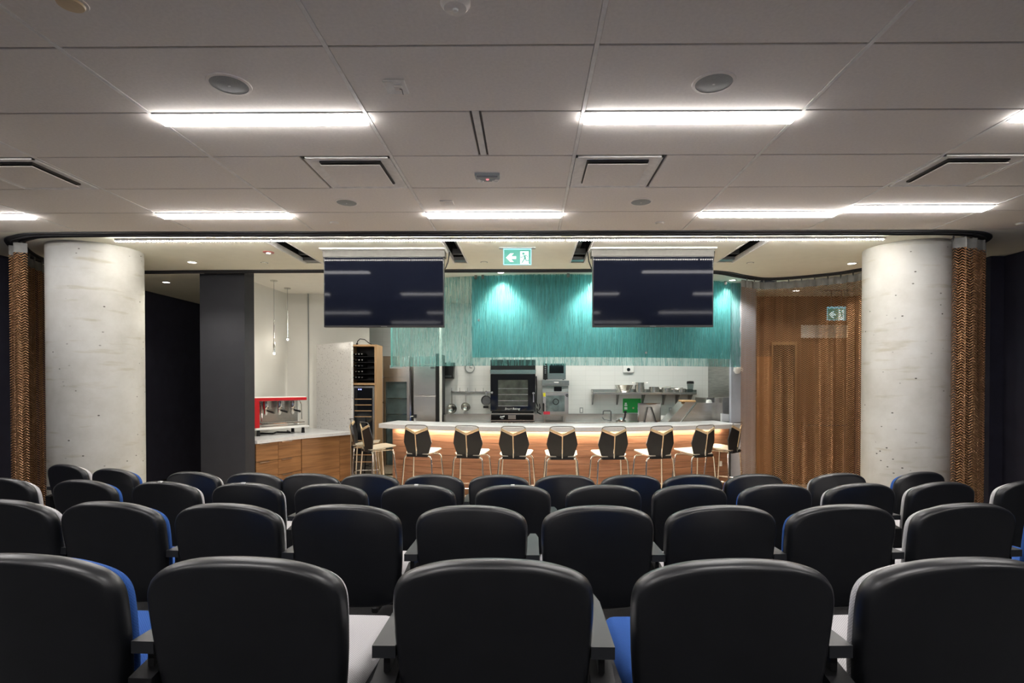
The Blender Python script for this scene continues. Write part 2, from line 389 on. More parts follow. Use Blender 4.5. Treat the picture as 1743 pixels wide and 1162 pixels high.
# ------------------------------------------------------------------ ceiling with tiles
XL = [WL, -5.62, -4.46, -3.31, -2.12, -0.91, 0.31, 1.53, 2.75, 3.97, 5.19, WR]
YL = [5.57 - 0.607*k for k in range(8)][::-1]
ceil = struct('ceiling', MB().box(WL, WR, YB, 5.57, CEIL+0.012, CEIL+0.05), 'reveal', 'suspended ceiling of large greige tiles over the seating', 'ceiling')
LIGHTS = []   # (x0, x1, y0, y1)
DIFF = []
tile_meshes = {}
def ctile(x0, x1, y0, y1):
    key = (round(x1-x0, 3), round(y1-y0, 3))
    if key not in tile_meshes:
        o = MB().box(-key[0]/2+0.011, key[0]/2-0.011, -key[1]/2+0.005, key[1]/2-0.005, 0, 0.02, 0.003, 1).build('ceiling_tile', 'tile', ceil)
        tile_meshes[key] = o.data
    else:
        o = bpy.data.objects.new('ceiling_tile', tile_meshes[key]); C.objects.link(o); o.parent = ceil
    o.location = ((x0+x1)/2, (y0+y1)/2, CEIL)
LW = 0.14
for j in range(len(YL)-1):
    y0, y1 = YL[j], YL[j+1]
    for i in range(len(XL)-1):
        x0, x1 = XL[i], XL[i+1]
        row = j  # rows counted from the camera: 3 = first lamps, 6 = last row
        if j == 3 and i in (2, 4, 6, 8):
            LIGHTS.append((x0, x1, y0, y0+LW)); ctile(x0, x1, y0+LW, y1)
        elif j == 3 and i == 5:
            ctile(x0, -0.315, y0, y1); ctile(-0.27, x1, y0, y1)
        elif j == 6 and i in (1, 3, 5, 7):
            LIGHTS.append((x0, x1, y0, y0+LW)); ctile(x0, x1, y0+LW, y1)
        elif j == 5 and i == 8:
            LIGHTS.append((x0, x1, y1-LW-0.02, y1)); ctile(x0, x1, y0, y1-LW-0.02)
        elif j == 4 and i in (4, 2):
            DIFF.append((x1-0.61, x1, y0, y1)); ctile(x0, x1-0.61, y0, y1)
        elif j == 4 and i in (6, 8):
            DIFF.append((x0, x0+0.61, y0, y1)); ctile(x0+0.61, x1, y0, y1)
        else:
            ctile(x0, x1, y0, y1)
MB().box(WL, WR, YB, YL[0], CEIL, CEIL+0.03).build('rear_field', 'tile', ceil)
for x in XL[1:-1]:
    MB().box(x-0.010, x+0.010, YL[0], 5.57, CEIL-0.002, CEIL+0.02).build('tee_bar', 'tee', ceil)
MB().box(-0.312, -0.273, YL[3], YL[4], CEIL+0.003, CEIL+0.02).build('tee_bar', 'tee', ceil)
# recessed linear lights
names = {}
def lamp(x0, x1, y0, y1, label, z=CEIL, m='light'):
    t = thing('ceiling_light', label, 'ceiling light', ((x0+x1)/2, (y0+y1)/2, z), 0, 'linear lights in the tiled ceiling')
    hx, hy = (x1-x0)/2-0.012, (y1-y0)/2-0.004
    MB().box(-hx, hx, -hy+0.012, hy-0.012, -0.022, 0.0, 0.008, 2).build('diffuser', m, t)
    f = MB().box(-hx, hx, -hy, -hy+0.005, -0.006, 0.02).box(-hx, hx, hy-0.005, hy, -0.006, 0.02)
    f.box(-hx-0.004, -hx, -hy, hy, -0.006, 0.02).box(hx, hx+0.004, -hy, hy, -0.006, 0.02)
    f.build('frame', 'white', t)
    return t
LL = ['leftmost linear light of the nearer lamp row, past the left edge of view', 'long linear ceiling light beside the left round speaker, nearer row',
      'long linear ceiling light beside the right round speaker, nearer row', 'linear light cut off by the right edge of view, nearer row',
      'linear light stepped forward of its row, above the right column', 'linear light cut off by the left edge, farther row',
      'linear light above the left column and dark pier, farther row', 'linear light above the exit sign, middle of the farther row',
      'linear light of the farther row, right of the right screen']
for (a, l) in zip(LIGHTS, LL): lamp(*a, l)
for k, (i, y) in enumerate([(2, 0.71), (4, 0.71), (6, 0.71), (8, 0.71), (3, -1.12), (5, -1.12), (7, -1.12)]):
    lamp(XL[i], XL[i+1], y, y+LW, ['linear ceiling light overhead at the camera, first from left', 'linear ceiling light overhead at the camera, second from left', 'linear ceiling light overhead at the camera, third from left', 'linear ceiling light overhead at the camera, fourth from left',
         'linear ceiling light behind the camera, left one', 'linear ceiling light behind the camera, middle one', 'linear ceiling light behind the camera, right one'][k])
# square air diffusers
DL = ['square air diffuser cut by the left edge of view', 'square white air diffuser left of the grey sensor unit', 'square white air diffuser right of the grey sensor unit', 'square air diffuser near the right edge of view']
order = sorted(DIFF)
for (x0, x1, y0, y1), l in zip(order, DL):
    t = thing('air_diffuser', l, 'air diffuser', ((x0+x1)/2, (y0+y1)/2, CEIL), 0, 'square air diffusers in the ceiling')
    h = 0.29
    fr = MB()
    for sgn in (-1, 1):
        fr.box(-h, h, sgn*h-0.012 if sgn > 0 else -h, h if sgn > 0 else -h+0.012, -0.008, 0.01)
        fr.box(sgn*h-0.012 if sgn > 0 else -h, h if sgn > 0 else -h+0.012, -h, h, -0.008, 0.01)
    fr.build('frame', 'tee', t)
    co = MB(); q = [(h-0.012, -0.004), (h-0.085, 0.009)]
    for k in range(4):
        c, s_ = [(1, 0), (0, 1), (-1, 0), (0, -1)][k]
        def R(x, y): return (x*c - y*s_, x*s_ + y*c)
        a, b = q
        p = [(*R(a[0], -a[0]), a[1]), (*R(a[0], a[0]), a[1]), (*R(b[0], b[0]), b[1]), (*R(b[0], -b[0]), b[1])]
        co.bm.faces.new([co.bm.verts.new(v) for v in p])
    co.build('cone', 'tee', t)
    MB().box(-0.205, 0.205, -0.205, 0.205, -0.022, -0.016, 0.003, 1).build('plaque', 'tile', t)
    MB().box(-0.21, 0.21, -0.21, 0.21, -0.003, 0.008).build('throat', 'reveal', t)
# speakers and small ceiling devices
def cy(py): return 1.52*F_PX/(654-py)
def ceil_at(px, py):
    d = RC @ Vector(((px - IW/2 + SHX)/F_PX, (IH/2 - py + SHY)/F_PX, -1.0)); t = (CEIL-CAM_Z)/d.z
    return d.x*t, d.y*t
for px, py, r, l in [(390, 143, 0.093, 'round ceiling speaker beside the left near light'), (1215, 140, 0.093, 'round ceiling speaker beside the right near light'),
                     (590, 344, 0.083, 'small round ceiling speaker beyond the left diffuser'), (1091, 343, 0.083, 'small round ceiling speaker beyond the right diffuser')]:
    x, y = ceil_at(px, py)
    t = thing('ceiling_speaker', l, 'speaker', (x, y, CEIL), 0, 'round ceiling speakers')
    MB().lathe([(r*1.15, 0.0), (r*1.13, -0.005), (r*0.98, -0.007), (r*0.97, 0.0)], 36).build('rim', 'tile', t, smooth=True)
    MB().lathe([(0, -0.010), (r*0.5, -0.009), (r*0.98, -0.005), (r*0.98, 0.0)], 36).build('grille', 'grille', t, smooth=True)
    MB().box(-0.006, 0.006, -0.003, 0.003, -0.0115, -0.009).build('badge', 'white', t)
for px, py, l in [(569, 379, 'flat sprinkler cover plate left of the centre light'), (1123, 379, 'flat sprinkler cover plate right of the centre light'), (1738, 380, 'sprinkler cover plate at the right edge')]:
    x, y = ceil_at(px, py); t = thing('sprinkler_cover', l, 'sprinkler', (x, y, CEIL))
    MB().lathe([(0, -0.014), (0.034, -0.013), (0.038, -0.006), (0.034, -0.004)], 24).build('cap', 'tile', t, smooth=True)
    MB().lathe([(0.045, 0), (0.044, -0.004), (0.03, -0.004)], 24).build('ring', 'tee', t, smooth=True)
x, y = ceil_at(120, 4); t = thing('sprinkler_cover', 'yellowish round sprinkler cover at the top left edge', 'sprinkler', (x, y, CEIL))
MB().lathe([(0, -0.014), (0.046, -0.013), (0.05, -0.006), (0.04, -0.003)], 24).build('cap', 'ply', t, smooth=True)
MB().lathe([(0.062, 0), (0.06, -0.003), (0.04, -0.003)], 24).build('ring', 'tile', t, smooth=True)
x, y = ceil_at(775, 2); t = thing('smoke_detector', 'white round smoke detector cut by the top edge', 'smoke detector', (x, y, CEIL))
MB().lathe([(0.06, 0), (0.06, -0.012), (0.045, -0.030), (0, -0.034)], 28).build('body', 'tile', t, smooth=True)
MB().lathe([(0.012, -0.033), (0.010, -0.040), (0, -0.041)], 12).build('sensor_cap', 'white', t, smooth=True)
x, y = ceil_at(674, 146); t = thing('wireless_plate', 'white square wall plate with a small antenna lead', 'access plate', (x, y, CEIL))
MB().box(-0.055, 0.055, -0.06, 0.06, -0.012, 0.0, 0.003).build('plate', 'tee', t)
MB().box(-0.005, 0.035, -0.03, 0.01, -0.022, -0.012, 0.003).build('socket', 'tile', t)
MB().tube([(0.02, -0.01, -0.02), (0.035, -0.02, -0.03), (0.037, 0.0, -0.045)], 0.002, 6).build('lead', 'black', t)
x, y = ceil_at(761, 344); t = thing('sensor_plate', 'small pale square sensor plate before the centre light', 'sensor', (x, y, CEIL))
MB().box(-0.055, 0.055, -0.05, 0.05, -0.010, 0.0, 0.003).build('plate', 'tile', t); MB().box(-0.02, 0.02, -0.02, 0.02, -0.013, -0.010).build('lens', 'tee', t)
# grey twin sensor unit
x, y = ceil_at(830, 299); t = thing('motion_sensor', 'grey ceiling sensor unit with two angled lenses and a red light', 'sensor', (x, y, CEIL))
MB().prism([(-0.09, -0.055), (0.09, -0.055), (0.088, 0.02), (0.05, 0.07), (-0.05, 0.07), (-0.088, 0.02)], -0.018, 0.0).build('base', 'grille', t)
MB().prism([(-0.075, -0.05), (0.075, -0.05), (0.05, 0.012), (0, 0.028), (-0.05, 0.012)], -0.03, -0.018).build('face', mat('sensor_face', (0.20, 0.21, 0.23), 0.4), t)
for s_ in (-1, 1): MB().lathe([(0.026, 0), (0.026, -0.008), (0.018, -0.010), (0.012, -0.005), (0, -0.005)], 16, (s_*0.055, 0.035, -0.018)).build('lens', 'tee', t, smooth=True)
MB().lathe([(0.012, 0), (0.010, -0.006), (0, -0.008)], 12, (0, -0.012, -0.03)).build('indicator', 'red_led', t, smooth=True)

# ------------------------------------------------------------------ stage ceiling
def stage_ceiling():
    mb = MB()
    xs = [WL, -2.80, -2.56, -0.93, -0.74, 0.52, 0.72, 2.33, 2.57, WR]
    ys = [5.57, 5.95, 7.05]
    for j in range(2):
        for i in range(9):
            if j == 1 and i in (1, 3, 5, 7): continue
            mb.box(xs[i], xs[i+1], ys[j], ys[j+1], CEIL, CEIL+0.03)
    poly = [(WL, 7.05), (WR, 7.05), (WR, 12.2), (3.74, 12.2), (3.74, 8.3), (3.37, 8.25), (3.0, 8.03), (2.52, 7.72), (1.58, 7.62), (-4.44, 7.62), (-4.44, 7.72), (-4.62, 7.96), (-4.62, 12.2), (WL, 12.2)]
    mb.prism(poly, CEIL, CEIL+0.03)
    return mb
sc = struct('ceiling_stage', stage_ceiling(), 'drywall', 'smooth pale plaster ceiling beyond the curtain track', 'ceiling', tri=True)
for i, (x0, x1) in enumerate([(-2.80, -2.56), (-0.93, -0.74), (0.52, 0.72), (2.33, 2.57)]):
    t = thing('ceiling_slot', ['open ceiling slot left of the left screen', 'open ceiling slot right of the left screen', 'open ceiling slot left of the right screen', 'open ceiling slot right of the right screen'][i], 'ceiling slot', ((x0+x1)/2, 6.5, CEIL), 0, 'open slots beside the screens')
    h = (x1-x0)/2
    MB().box(-h-0.02, h+0.02, -0.57, 0.57, 0.28, 0.30).box(-h-0.02, -h-0.003, -0.57, 0.57, 0.03, 0.28).box(h+0.003, h+0.02, -0.57, 0.57, 0.03, 0.28).box(-h, h, 0.553, 0.57, 0.03, 0.28).box(-h, h, -0.57, -0.553, 0.03, 0.28).build('cavity', 'black', t)
    MB().box(-h, -h+0.018, -0.55, 0.55, -0.006, 0.05).build('edge_angle', 'tee', t); MB().box(h-0.018, h, -0.55, 0.55, -0.006, 0.05).build('edge_angle', 'tee', t)
    MB().box(-h+0.02, h-0.02, 0.30, 0.36, 0.06, 0.12).box(-0.02, 0.02, -0.4, 0.5, 0.14, 0.18).build('rail', 'steel_d', t)
    MB().box(-h+0.025, h-0.03, 0.42, 0.54, 0.01, 0.05).build('bracket', 'steel_d', t)
struct('ceiling_kitchen', MB().box(-4.95, 3.76, 7.5, 11.75, KCEIL, KCEIL+0.05), 'kit_ceiling', 'pale plaster ceiling over the open kitchen', 'ceiling')

# ------------------------------------------------------------------ curtain tracks (one oval loop)
def catmull(P, n=12, closed=False):
    out = []; N = len(P)
    rng = range(N) if closed else range(N-1)
    for i in rng:
        g = lambda k: Vector(P[k % N]) if closed else Vector(P[max(0, min(N-1, k))])
        p0, p1, p2, p3 = g(i-1), g(i), g(i+1), g(i+2)
        for k in range(n):
            t = k/n
            out.append(0.5*((2*p1) + (-p0+p2)*t + (2*p0-5*p1+4*p2-p3)*t*t + (-p0+3*p1-3*p2+p3)*t**3))
    if not closed: out.append(Vector(P[-1]))
    return out
LOOP = [(-4.6, 5.66), (-2, 5.66), (1, 5.66), (3.6, 5.66), (4.25, 5.67), (4.58, 5.76), (4.78, 6.0), (4.88, 6.4), (4.92, 6.8), (4.80, 7.1), (4.49, 7.35), (4.22, 7.72), (3.78, 8.02), (3.38, 8.12),
        (3.0, 7.92), (2.52, 7.62), (1.58, 7.5), (0, 7.5), (-2.2, 7.5), (-4.3, 7.52), (-5.0, 7.55), (-5.65, 7.5), (-5.97, 7.1), (-5.86, 6.6), (-5.58, 6.1), (-5.25, 5.78)]
loop = catmull([(a, b, 0) for a, b in LOOP], 10, True)
def offset_curve(pts, d, closed=True):
    out = []; N = len(pts)
    for i, p in enumerate(pts):
        a = pts[(i-1) % N] if (closed or i > 0) else p; b = pts[(i+1) % N] if (closed or i < N-1) else p
        t = (b-a).normalized(); out.append(Vector((p.x - t.y*d, p.y + t.x*d, 0)))
    return out
tr = thing('curtain_track', 'black oval curtain track running round the stage ceiling', 'curtain track', (0, 0, 0))
mb = MB(); A = offset_curve(loop, 0.085); B = offset_curve(loop, -0.085); N = len(loop)
VA = [[mb.bm.verts.new((p.x, p.y, z)) for p in c] for c in (A, B) for z in (CEIL-0.010, CEIL-0.001)]
for i in range(N):
    k = (i+1) % N; a0, a1, b0, b1 = VA
    mb.bm.faces.new((a0[i], a0[k], b0[k], b0[i])); mb.bm.faces.new((a0[i], a1[i], a1[k], a0[k])); mb.bm.faces.new((b0[i], b0[k], b1[k], b1[i])); mb.bm.faces.new((a1[i], b1[i], b1[k], a1[k]))
mb.build('slot', 'track', tr, smooth=True)
for d, nm in ((0.03, 'rail'), (-0.03, 'rail')):
    MB().tube([(p.x, p.y, CEIL-0.016) for p in offset_curve(loop, d)], 0.008, 6, closed=True).build(nm, mat('rail_grey', (0.03, 0.03, 0.034), 0.6), tr, smooth=True)

def curtain(name, i0, i1, amp0, amp1, wl, label):
    """hang a pleated mesh along the loop between control indices i0..i1"""
    seg = loop[i0*10:i1*10+1]
    L = [0.0]
    for a, b in zip(seg, seg[1:]): L.append(L[-1] + (b-a).length)
    tot = L[-1]; n = int(tot/0.010); pts = []
    def pos(s):
        for k in range(len(L)-1):
            if s <= L[k+1] or k == len(L)-2:
                f = (s-L[k])/(L[k+1]-L[k]); return seg[k].lerp(seg[k+1], f), (seg[k+1]-seg[k]).normalized()
    for k in range(n+1):
        s = tot*k/n; p, t = pos(s); f = s/tot
        amp = amp0 + (amp1-amp0)*f if not callable(amp0) else amp0(f)
        ph = 2*PI*s/wl; o = amp*(math.sin(ph) + 0.25*math.sin(2.3*ph+1)); e = amp*0.35*math.sin(2*ph)
        pts.append((p.x - t.y*o + t.x*e, p.y + t.x*o + t.y*e))
    root = thing(name, label, 'curtain', (pts[n//2][0], pts[n//2][1], 0))
    ox, oy = pts[n//2]
    def sheet(nm, z0, z1, m, th=0):
        mb = MB(); uvl = mb.bm.loops.layers.uv.new('UVMap'); zs = [z0 + (z1-z0)*q/6 for q in range(7)]
        d = [0.0]
        for a, b in zip(pts, pts[1:]): d.append(d[-1] + math.hypot(b[0]-a[0], b[1]-a[1]))
        G = [[mb.bm.verts.new((p[0]-ox, p[1]-oy, z)) for p in pts] for z in zs]
        for r in range(6):
            for k in range(n):
                f = mb.bm.faces.new((G[r][k], G[r][k+1], G[r+1][k+1], G[r+1][k]))
                for lp, (u, v) in zip(f.loops, ((d[k], zs[r]), (d[k+1], zs[r]), (d[k+1], zs[r+1]), (d[k], zs[r+1]))): lp[uvl].uv = (u, v)
        o = mb.build(nm, m, root, smooth=True)
        return o
    sheet('mesh_panel', 0.02, CEIL-0.15, 'mesh'); sheet('header_tape', CEIL-0.15, CEIL-0.05, 'tape')
    hk = MB()
    for k in range(int(wl/0.010/4), n, max(1, int(wl/0.010))):
        x, y = pts[k]; hk.box(x-ox-0.006, x-ox+0.006, y-oy-0.006, y-oy+0.006, CEIL-0.07, CEIL-0.012)
    hk.build('carrier_hooks', 'steel_d', root)
    return root
curtain('mesh_curtain', 22, 25, 0.035, 0.045, 0.17, 'copper coloured metal mesh curtain gathered left of the left column')
curtain('mesh_curtain', 4, 6, 0.04, 0.03, 0.15, 'copper metal mesh curtain bunched at the right end of the track')
curtain('mesh_curtain', 6, 14, lambda f: 0.05*(1-f)**1.3 + 0.012, None, 0.165, 'long copper metal mesh curtain spread between the right column and the bar')

# ------------------------------------------------------------------ concrete columns
for px, y, r, l in [(166, 6.33, 0.452, 'thick round bare concrete column on the left'), (1543, 6.33, 0.437, 'thick round bare concrete column on the right')]:
    x = X_(px, y)
    o = MB().lathe([(r, 0), (r, CEIL)], 64, (0, 0, 0)).build('concrete_column', 'concrete', smooth=True, loc=(x, y, 0))
    tag(o, l, 'column')

# ------------------------------------------------------------------ LED strip along the stage
ly = 5.86; lx0, lx1 = X_(197, ly, 406), X_(1506, ly, 406)
t = thing('led_strip', 'long row of bright LED dots across the stage ceiling', 'light strip', ((lx0+lx1)/2, ly, CEIL))
cx = (lx0+lx1)/2
brk = [lx0, X_(465, ly), X_(963, ly), X_(1235, ly), lx1]
for a, b in zip(brk, brk[1:]):
    s = MB().box(a-cx+0.005, b-cx-0.005, -0.030, 0.004, -0.022, 0.0).build('channel', 'tee', t)
    d = MB(); nn = int((b-a)/0.0275)
    for k in range(nn):
        x = a-cx + 0.014 + (b-a-0.02)*k/nn
        d.box(x-0.0055, x+0.0055, -0.024, -0.012, -0.030, -0.022)
    o = d.build('led_dots', 'led', s); o['kind'] = 'stuff'

# ------------------------------------------------------------------ downlights
def spot(x, y, z, watts, size=2.0, col=(1.0, 0.94, 0.82)):
    d = bpy.data.lights.new('downlight_lamp', 'SPOT'); d.energy = watts; d.spot_size = size; d.spot_blend = 0.6; d.shadow_soft_size = 0.04; d.color = col
    o = bpy.data.objects.new('downlight_lamp', d); C.objects.link(o); o.location = (0, 0, -0.02)
    return o
def downlight(x, y, z, label, watts=DOWN_W, size=2.1):
    t = thing('downlight', label, 'downlight', (x, y, z), 0, 'recessed downlights')
    MB().lathe([(0.062, 0.0), (0.060, -0.006), (0.048, -0.006), (0.044, 0.0)], 28).build('trim_ring', 'white', t, smooth=True)
    MB().lathe([(0, -0.003), (0.046, -0.003), (0.046, 0.0)], 24).build('lens', 'spot', t)
    s = spot(x, y, z, watts, size); s.parent = t
for px, py, l, W in [(327, 446, 'lit round downlight right of the left column', 50), (283, 480, 'lit round downlight in the passage left of the dark pier', 12), (1450, 448, 'lit round downlight left of the right column', 50)]:
    x, y = ceil_at(px, py); downlight(x, y, CEIL, l, W)
# counter curve
def yc(x): return 8.2 + 0.088*(x-0.45)**2
downlight(-2.75, 8.75, KCEIL, 'added unseen downlight over the coffee bar, behind the left screen', 75, 2.4)  # unseen lamp added to brighten the coffee bar
downlight(-1.9, 10.0, KCEIL, 'added unseen downlight in front of the refrigerators', 70, 2.4)  # also added out of sight, lights the refrigerator fronts
for x, l, W in [(-3.05, 'lit round downlight before the coffee bar', 40), (-0.40, 'lit round downlight in front of the glass below the exit sign', 110), (1.02, 'lit downlight at the glass behind the right screen', 110), (3.28, 'lit downlight at the right end of the glass', 70)]:
    downlight(x, (yc(x)+0.13 if x > -3 else 7.95), KCEIL, l, W, 1.9)
# sprinklers of the stage ceiling, fire detector
for px, py, l in [(450, 447, 'flat slotted cover plate near the red detector'), (824, 446, 'flat cover plate left below the exit sign'), (1277, 447, 'flat cover plate right of the right screen')]:
    x, y = ceil_at(px, py); t = thing('ceiling_cover_plate', l, 'cover plate', (x, y, CEIL))
    MB().lathe([(0.045, 0), (0.044, -0.004), (0.034, -0.004)], 24).build('ring', 'steel_d', t); MB().lathe([(0, -0.007), (0.036, -0.006), (0.036, -0.003)], 24).build('cap', 'drywall', t)
x, y = ceil_at(457, 429); t = thing('fire_detector', 'dark red round fire detector on the stage ceiling', 'detector', (x, y, CEIL))
MB().lathe([(0.062, 0), (0.06, -0.008), (0.0, -0.010)], 24).build('base', 'dark_red', t, smooth=True); MB().lathe([(0.03, -0.008), (0.026, -0.026), (0, -0.030)], 18).build('dome', 'white', t, smooth=True)

# ------------------------------------------------------------------ screens
def tv(x0, x1, label, lab2):
    Y = 6.30; zt, zb = Z_(436, Y), Z_(556.5, Y)
    w = x1-x0; t = thing('television', label, 'television', ((x0+x1)/2, Y, zb), 0, 'large black screens lowered from the ceiling')
    h = zt-zb
    MB().box(-w/2, w/2, 0.0, 0.05, 0, h, 0.004, 1).build('housing', 'bezel', t)
    MB().box(-w/2+0.012, w/2-0.012, -0.003, 0.0, 0.022, h-0.012).build('display', 'screen', t)
    MB().box(-0.035, 0.035, -0.004, 0.0, 0.005, 0.011).build('logo_bar', 'steel_d', t)
    MB().box(-0.3, 0.3, 0.05, 0.10, 0.2, h-0.1).build('back_box', 'bezel', t)
    b = thing('screen_lift', lab2, 'screen lift', ((x0+x1)/2, Y, CEIL), 0, 'white screen lift housings')
    d = CEIL-zt
    MB().box(-w/2-0.03, w/2+0.02, -0.07, 0.16, -0.018, 0.0, 0.004, 1).build('lip', 'white', b)
    MB().box(-w/2-0.01, w/2+0.005, 0.0, 0.14, -d-0.0, -0.018).build('carriage', mat('lift_grey', (0.13, 0.125, 0.115), 0.6), b)
    for s_ in (-1, 1):
        MB().tube([(s_*(w/2-0.0), 0.09, -d-0.12), (s_*(w/2+0.03), 0.10, -d-0.04), (s_*(w/2+0.045), 0.11, -0.01)], 0.007, 8).build('cable', 'black', b, smooth=True)
tv(X_(551, 6.30, 500), X_(756, 6.30, 500), 'large black screen hanging left of the exit sign', 'white ceiling lift housing above the left screen')
tv(X_(1008.5, 6.30, 500), X_(1214.5, 6.30, 500), 'large black screen hanging right of the exit sign', 'white ceiling lift housing above the right screen')

# ------------------------------------------------------------------ exit signs
def exit_sign(x, y, zc, w, h, label, rod):
    flip = False
    t = thing('exit_sign', label, 'exit sign', (x, y, zc)); sx = w/2
    MB().box(-sx, sx, 0.004, 0.016, -h/2, h/2, 0.002, 1).build('panel', 'ex_edge', t)
    MB().box(-sx*0.93, sx*0.93, 0.0, 0.004, -h*0.44, h*0.44).build('green_field', 'ex_green', t)
    f = -1 if flip else 1
    def P(px, py): return (f*(px-775)/930*w, -(py-505)/545*h)   # photograph detail units
    MB().prism([P(405, 530), (P(545, 385)), P(660, 385), P(575, 482), P(735, 482), P(735, 578), P(575, 578), P(660, 675), P(545, 675)], -0.002, 0.0, 'y').build('arrow', 'ex_white', t)
    MB().prism([P(872, 318), P(1145, 318), P(1145, 725), P(1180, 760), P(872, 760)], -0.002, 0.0, 'y').build('doorway', 'ex_white', t)
    man = MB()
    hx, hz = P(975, 398); man.lathe([(0, 0), (0.028*h/0.18*0.35+0.004, 0), (0.028*h/0.18*0.35+0.004, -0.002), (0, -0.002)], 14, (hx, -0.002, hz), 'y')
    def limb(pts, wd):
        for a, b in zip(pts, pts[1:]):
            a, b = Vector(P(*a)), Vector(P(*b)); d = (b-a).normalized(); n = Vector((-d.y, d.x))*wd*w/2
            a2, b2 = a - d*wd*w*0.3, b + d*wd*w*0.3
            man.prism([tuple(a2+n), tuple(a2-n), tuple(b2-n), tuple(b2+n)], -0.0045, -0.002, 'y')
    limb([(1015, 470), (1035, 570)], 0.065); limb([(985, 460), (940, 515), (885, 515)], 0.022); limb([(1030, 455), (1085, 460), (1112, 515)], 0.022)
    limb([(1015, 560), (935, 700)], 0.035); limb([(1045, 560), (1060, 630), (1160, 630)], 0.032)
    man.build('running_figure', 'ex_green', t)
    MB().box(-sx*1.28, sx*1.28, -0.02, 0.04, rod-0.012, rod).build('mount_plate', 'grille', t)
    MB().box(-sx, sx, 0.002, 0.018, h/2, min(rod-0.012, h/2+0.02)).build('light_bar', 'ex_edge', t)
    if rod > h/2+0.04: MB().box(-sx*0.6, -sx*0.5, 0.006, 0.014, h/2, rod-0.012).box(sx*0.5, sx*0.6, 0.006, 0.014, h/2, rod-0.012).build('hanger_rods', 'steel_d', t)
Y = 6.24; zc = Z_(437, Y); exit_sign(X_(880.5, Y, 437), Y, zc, 0.315, 0.178, 'lit green exit sign with arrow left and running figure between the screens', CEIL-zc)

# ------------------------------------------------------------------ kitchen shell
struct('wall_back', MB().box(-4.95, 3.80, 11.60, 11.75, 0, KCEIL), 'tilewall', 'white tiled wall at the back of the kitchen', 'wall')
def wall_seg(p, q, th, z1, name, m, label):
    a, b = Vector(p), Vector(q); d = (b-a).normalized(); n = Vector((-d.y, d.x))*th
    return struct(name, MB().prism([tuple(a), tuple(b), tuple(b+n), tuple(a+n)], 0, z1), m, label, 'wall')
wall_seg((-4.50, 7.97), (-4.43, 10.3), 0.1, KCEIL, 'wall_alcove_left', 'white_wall', 'white side wall of the coffee alcove')
wall_seg((-4.43, 10.3), (-4.04, 10.32), 0.1, KCEIL, 'wall_alcove_back', 'white_wall', 'narrow white back wall behind the coffee machine')
struct('trim_2', MB().box(-4.042, -4.033, 10.29, 10.33, 0.93, KCEIL), 'grille', 'thin dark vertical joint strip in the white alcove wall', 'trim')
wall_seg((-4.03, 10.32), (-3.0, 10.62), 0.1, KCEIL, 'wall_alcove_right', 'white_wall', 'white wall behind the speckled stone panel')
struct('wall_kitchen_right', MB().box(3.72, 3.80, 9.35, 11.6, 0, KCEIL), 'steel_m', 'stainless steel clad side wall of the kitchen', 'wall')
wall_seg((3.37, 9.32), (3.74, 9.24), 0.22, KCEIL, 'wall_kitchen_pier', 'greyw', 'blue-grey wall end at the right of the bar')
# kitchen ceiling panels
for k, (x, y) in enumerate([(-0.25, 10.1), (1.15, 10.1), (2.55, 10.1)]):
    t = thing('kitchen_light', ['flat ceiling panel light above the big oven', 'flat ceiling panel light above the sink', 'flat ceiling panel light above the dish station'][k], 'ceiling light', (x, y, KCEIL), 0, 'kitchen ceiling panels')
    W = 0.6
    MB().box(-W, W, -0.15, 0.15, -0.012, -0.004).build('diffuser', 'kit_light', t); MB().box(-W-0.02, W+0.02, -0.17, 0.17, -0.010, 0.0).build('frame', 'white', t)

# ------------------------------------------------------------------ bar
xs = [-2.40 + 5.72*k/60 for k in range(61)]
def curve(off, a=-2.40, b=3.38, n=60):
    out = []
    for k in range(n+1):
        x = a + (b-a)*k/n; s = 0.176*(x-0.45); L = math.hypot(1, s)
        out.append((x - s/L*off*0.0 + (-s)/L*off*0.35, yc(x) + off))
    return out
bar = thing('bar_counter', 'curved walnut fronted bar with a pale stone top', 'bar counter', (0, 0, 0))
top_z = 1.09
fr = curve(0.0); bk = curve(0.86)
# rounded left end
for i in range(6):
    e = 0.10*(1-math.sin(PI/2*i/5)); fr[i] = (fr[i][0], fr[i][1] + e)
MB().strip(fr, bk, top_z-0.068, top_z).build('stone_top', 'quartz', bar)
nb = 9; zb0, zb1 = 0.10, top_z-0.07
for k in range(nb):
    a = zb0 + (zb1-zb0)*k/nb; b = zb0 + (zb1-zb0)*(k+1)/nb
    MB().strip(curve(0.30, -2.25, 3.36), curve(0.325, -2.25, 3.36), a+0.0025, b-0.0015).build('front_plank', 'walnut', bar)
MB().strip(curve(0.325, -2.25, 3.36), curve(0.80, -2.25, 3.36), 0.0, top_z-0.07).build('carcass', mat('carcass', (0.20, 0.10, 0.05), 0.5), bar)
MB().strip(curve(0.36, -2.25, 3.36), curve(0.37, -2.25, 3.36), 0.0, 0.10).build('toe_kick', 'black', bar)
MB().strip(curve(0.235, -2.2, 3.2), curve(0.255, -2.2, 3.2), top_z-0.082, top_z-0.070).build('under_light', 'under', bar)
MB().box(3.05, 3.09, 8.93, 8.945, 0.42, 0.50).build('outlet_plate', 'white', bar)

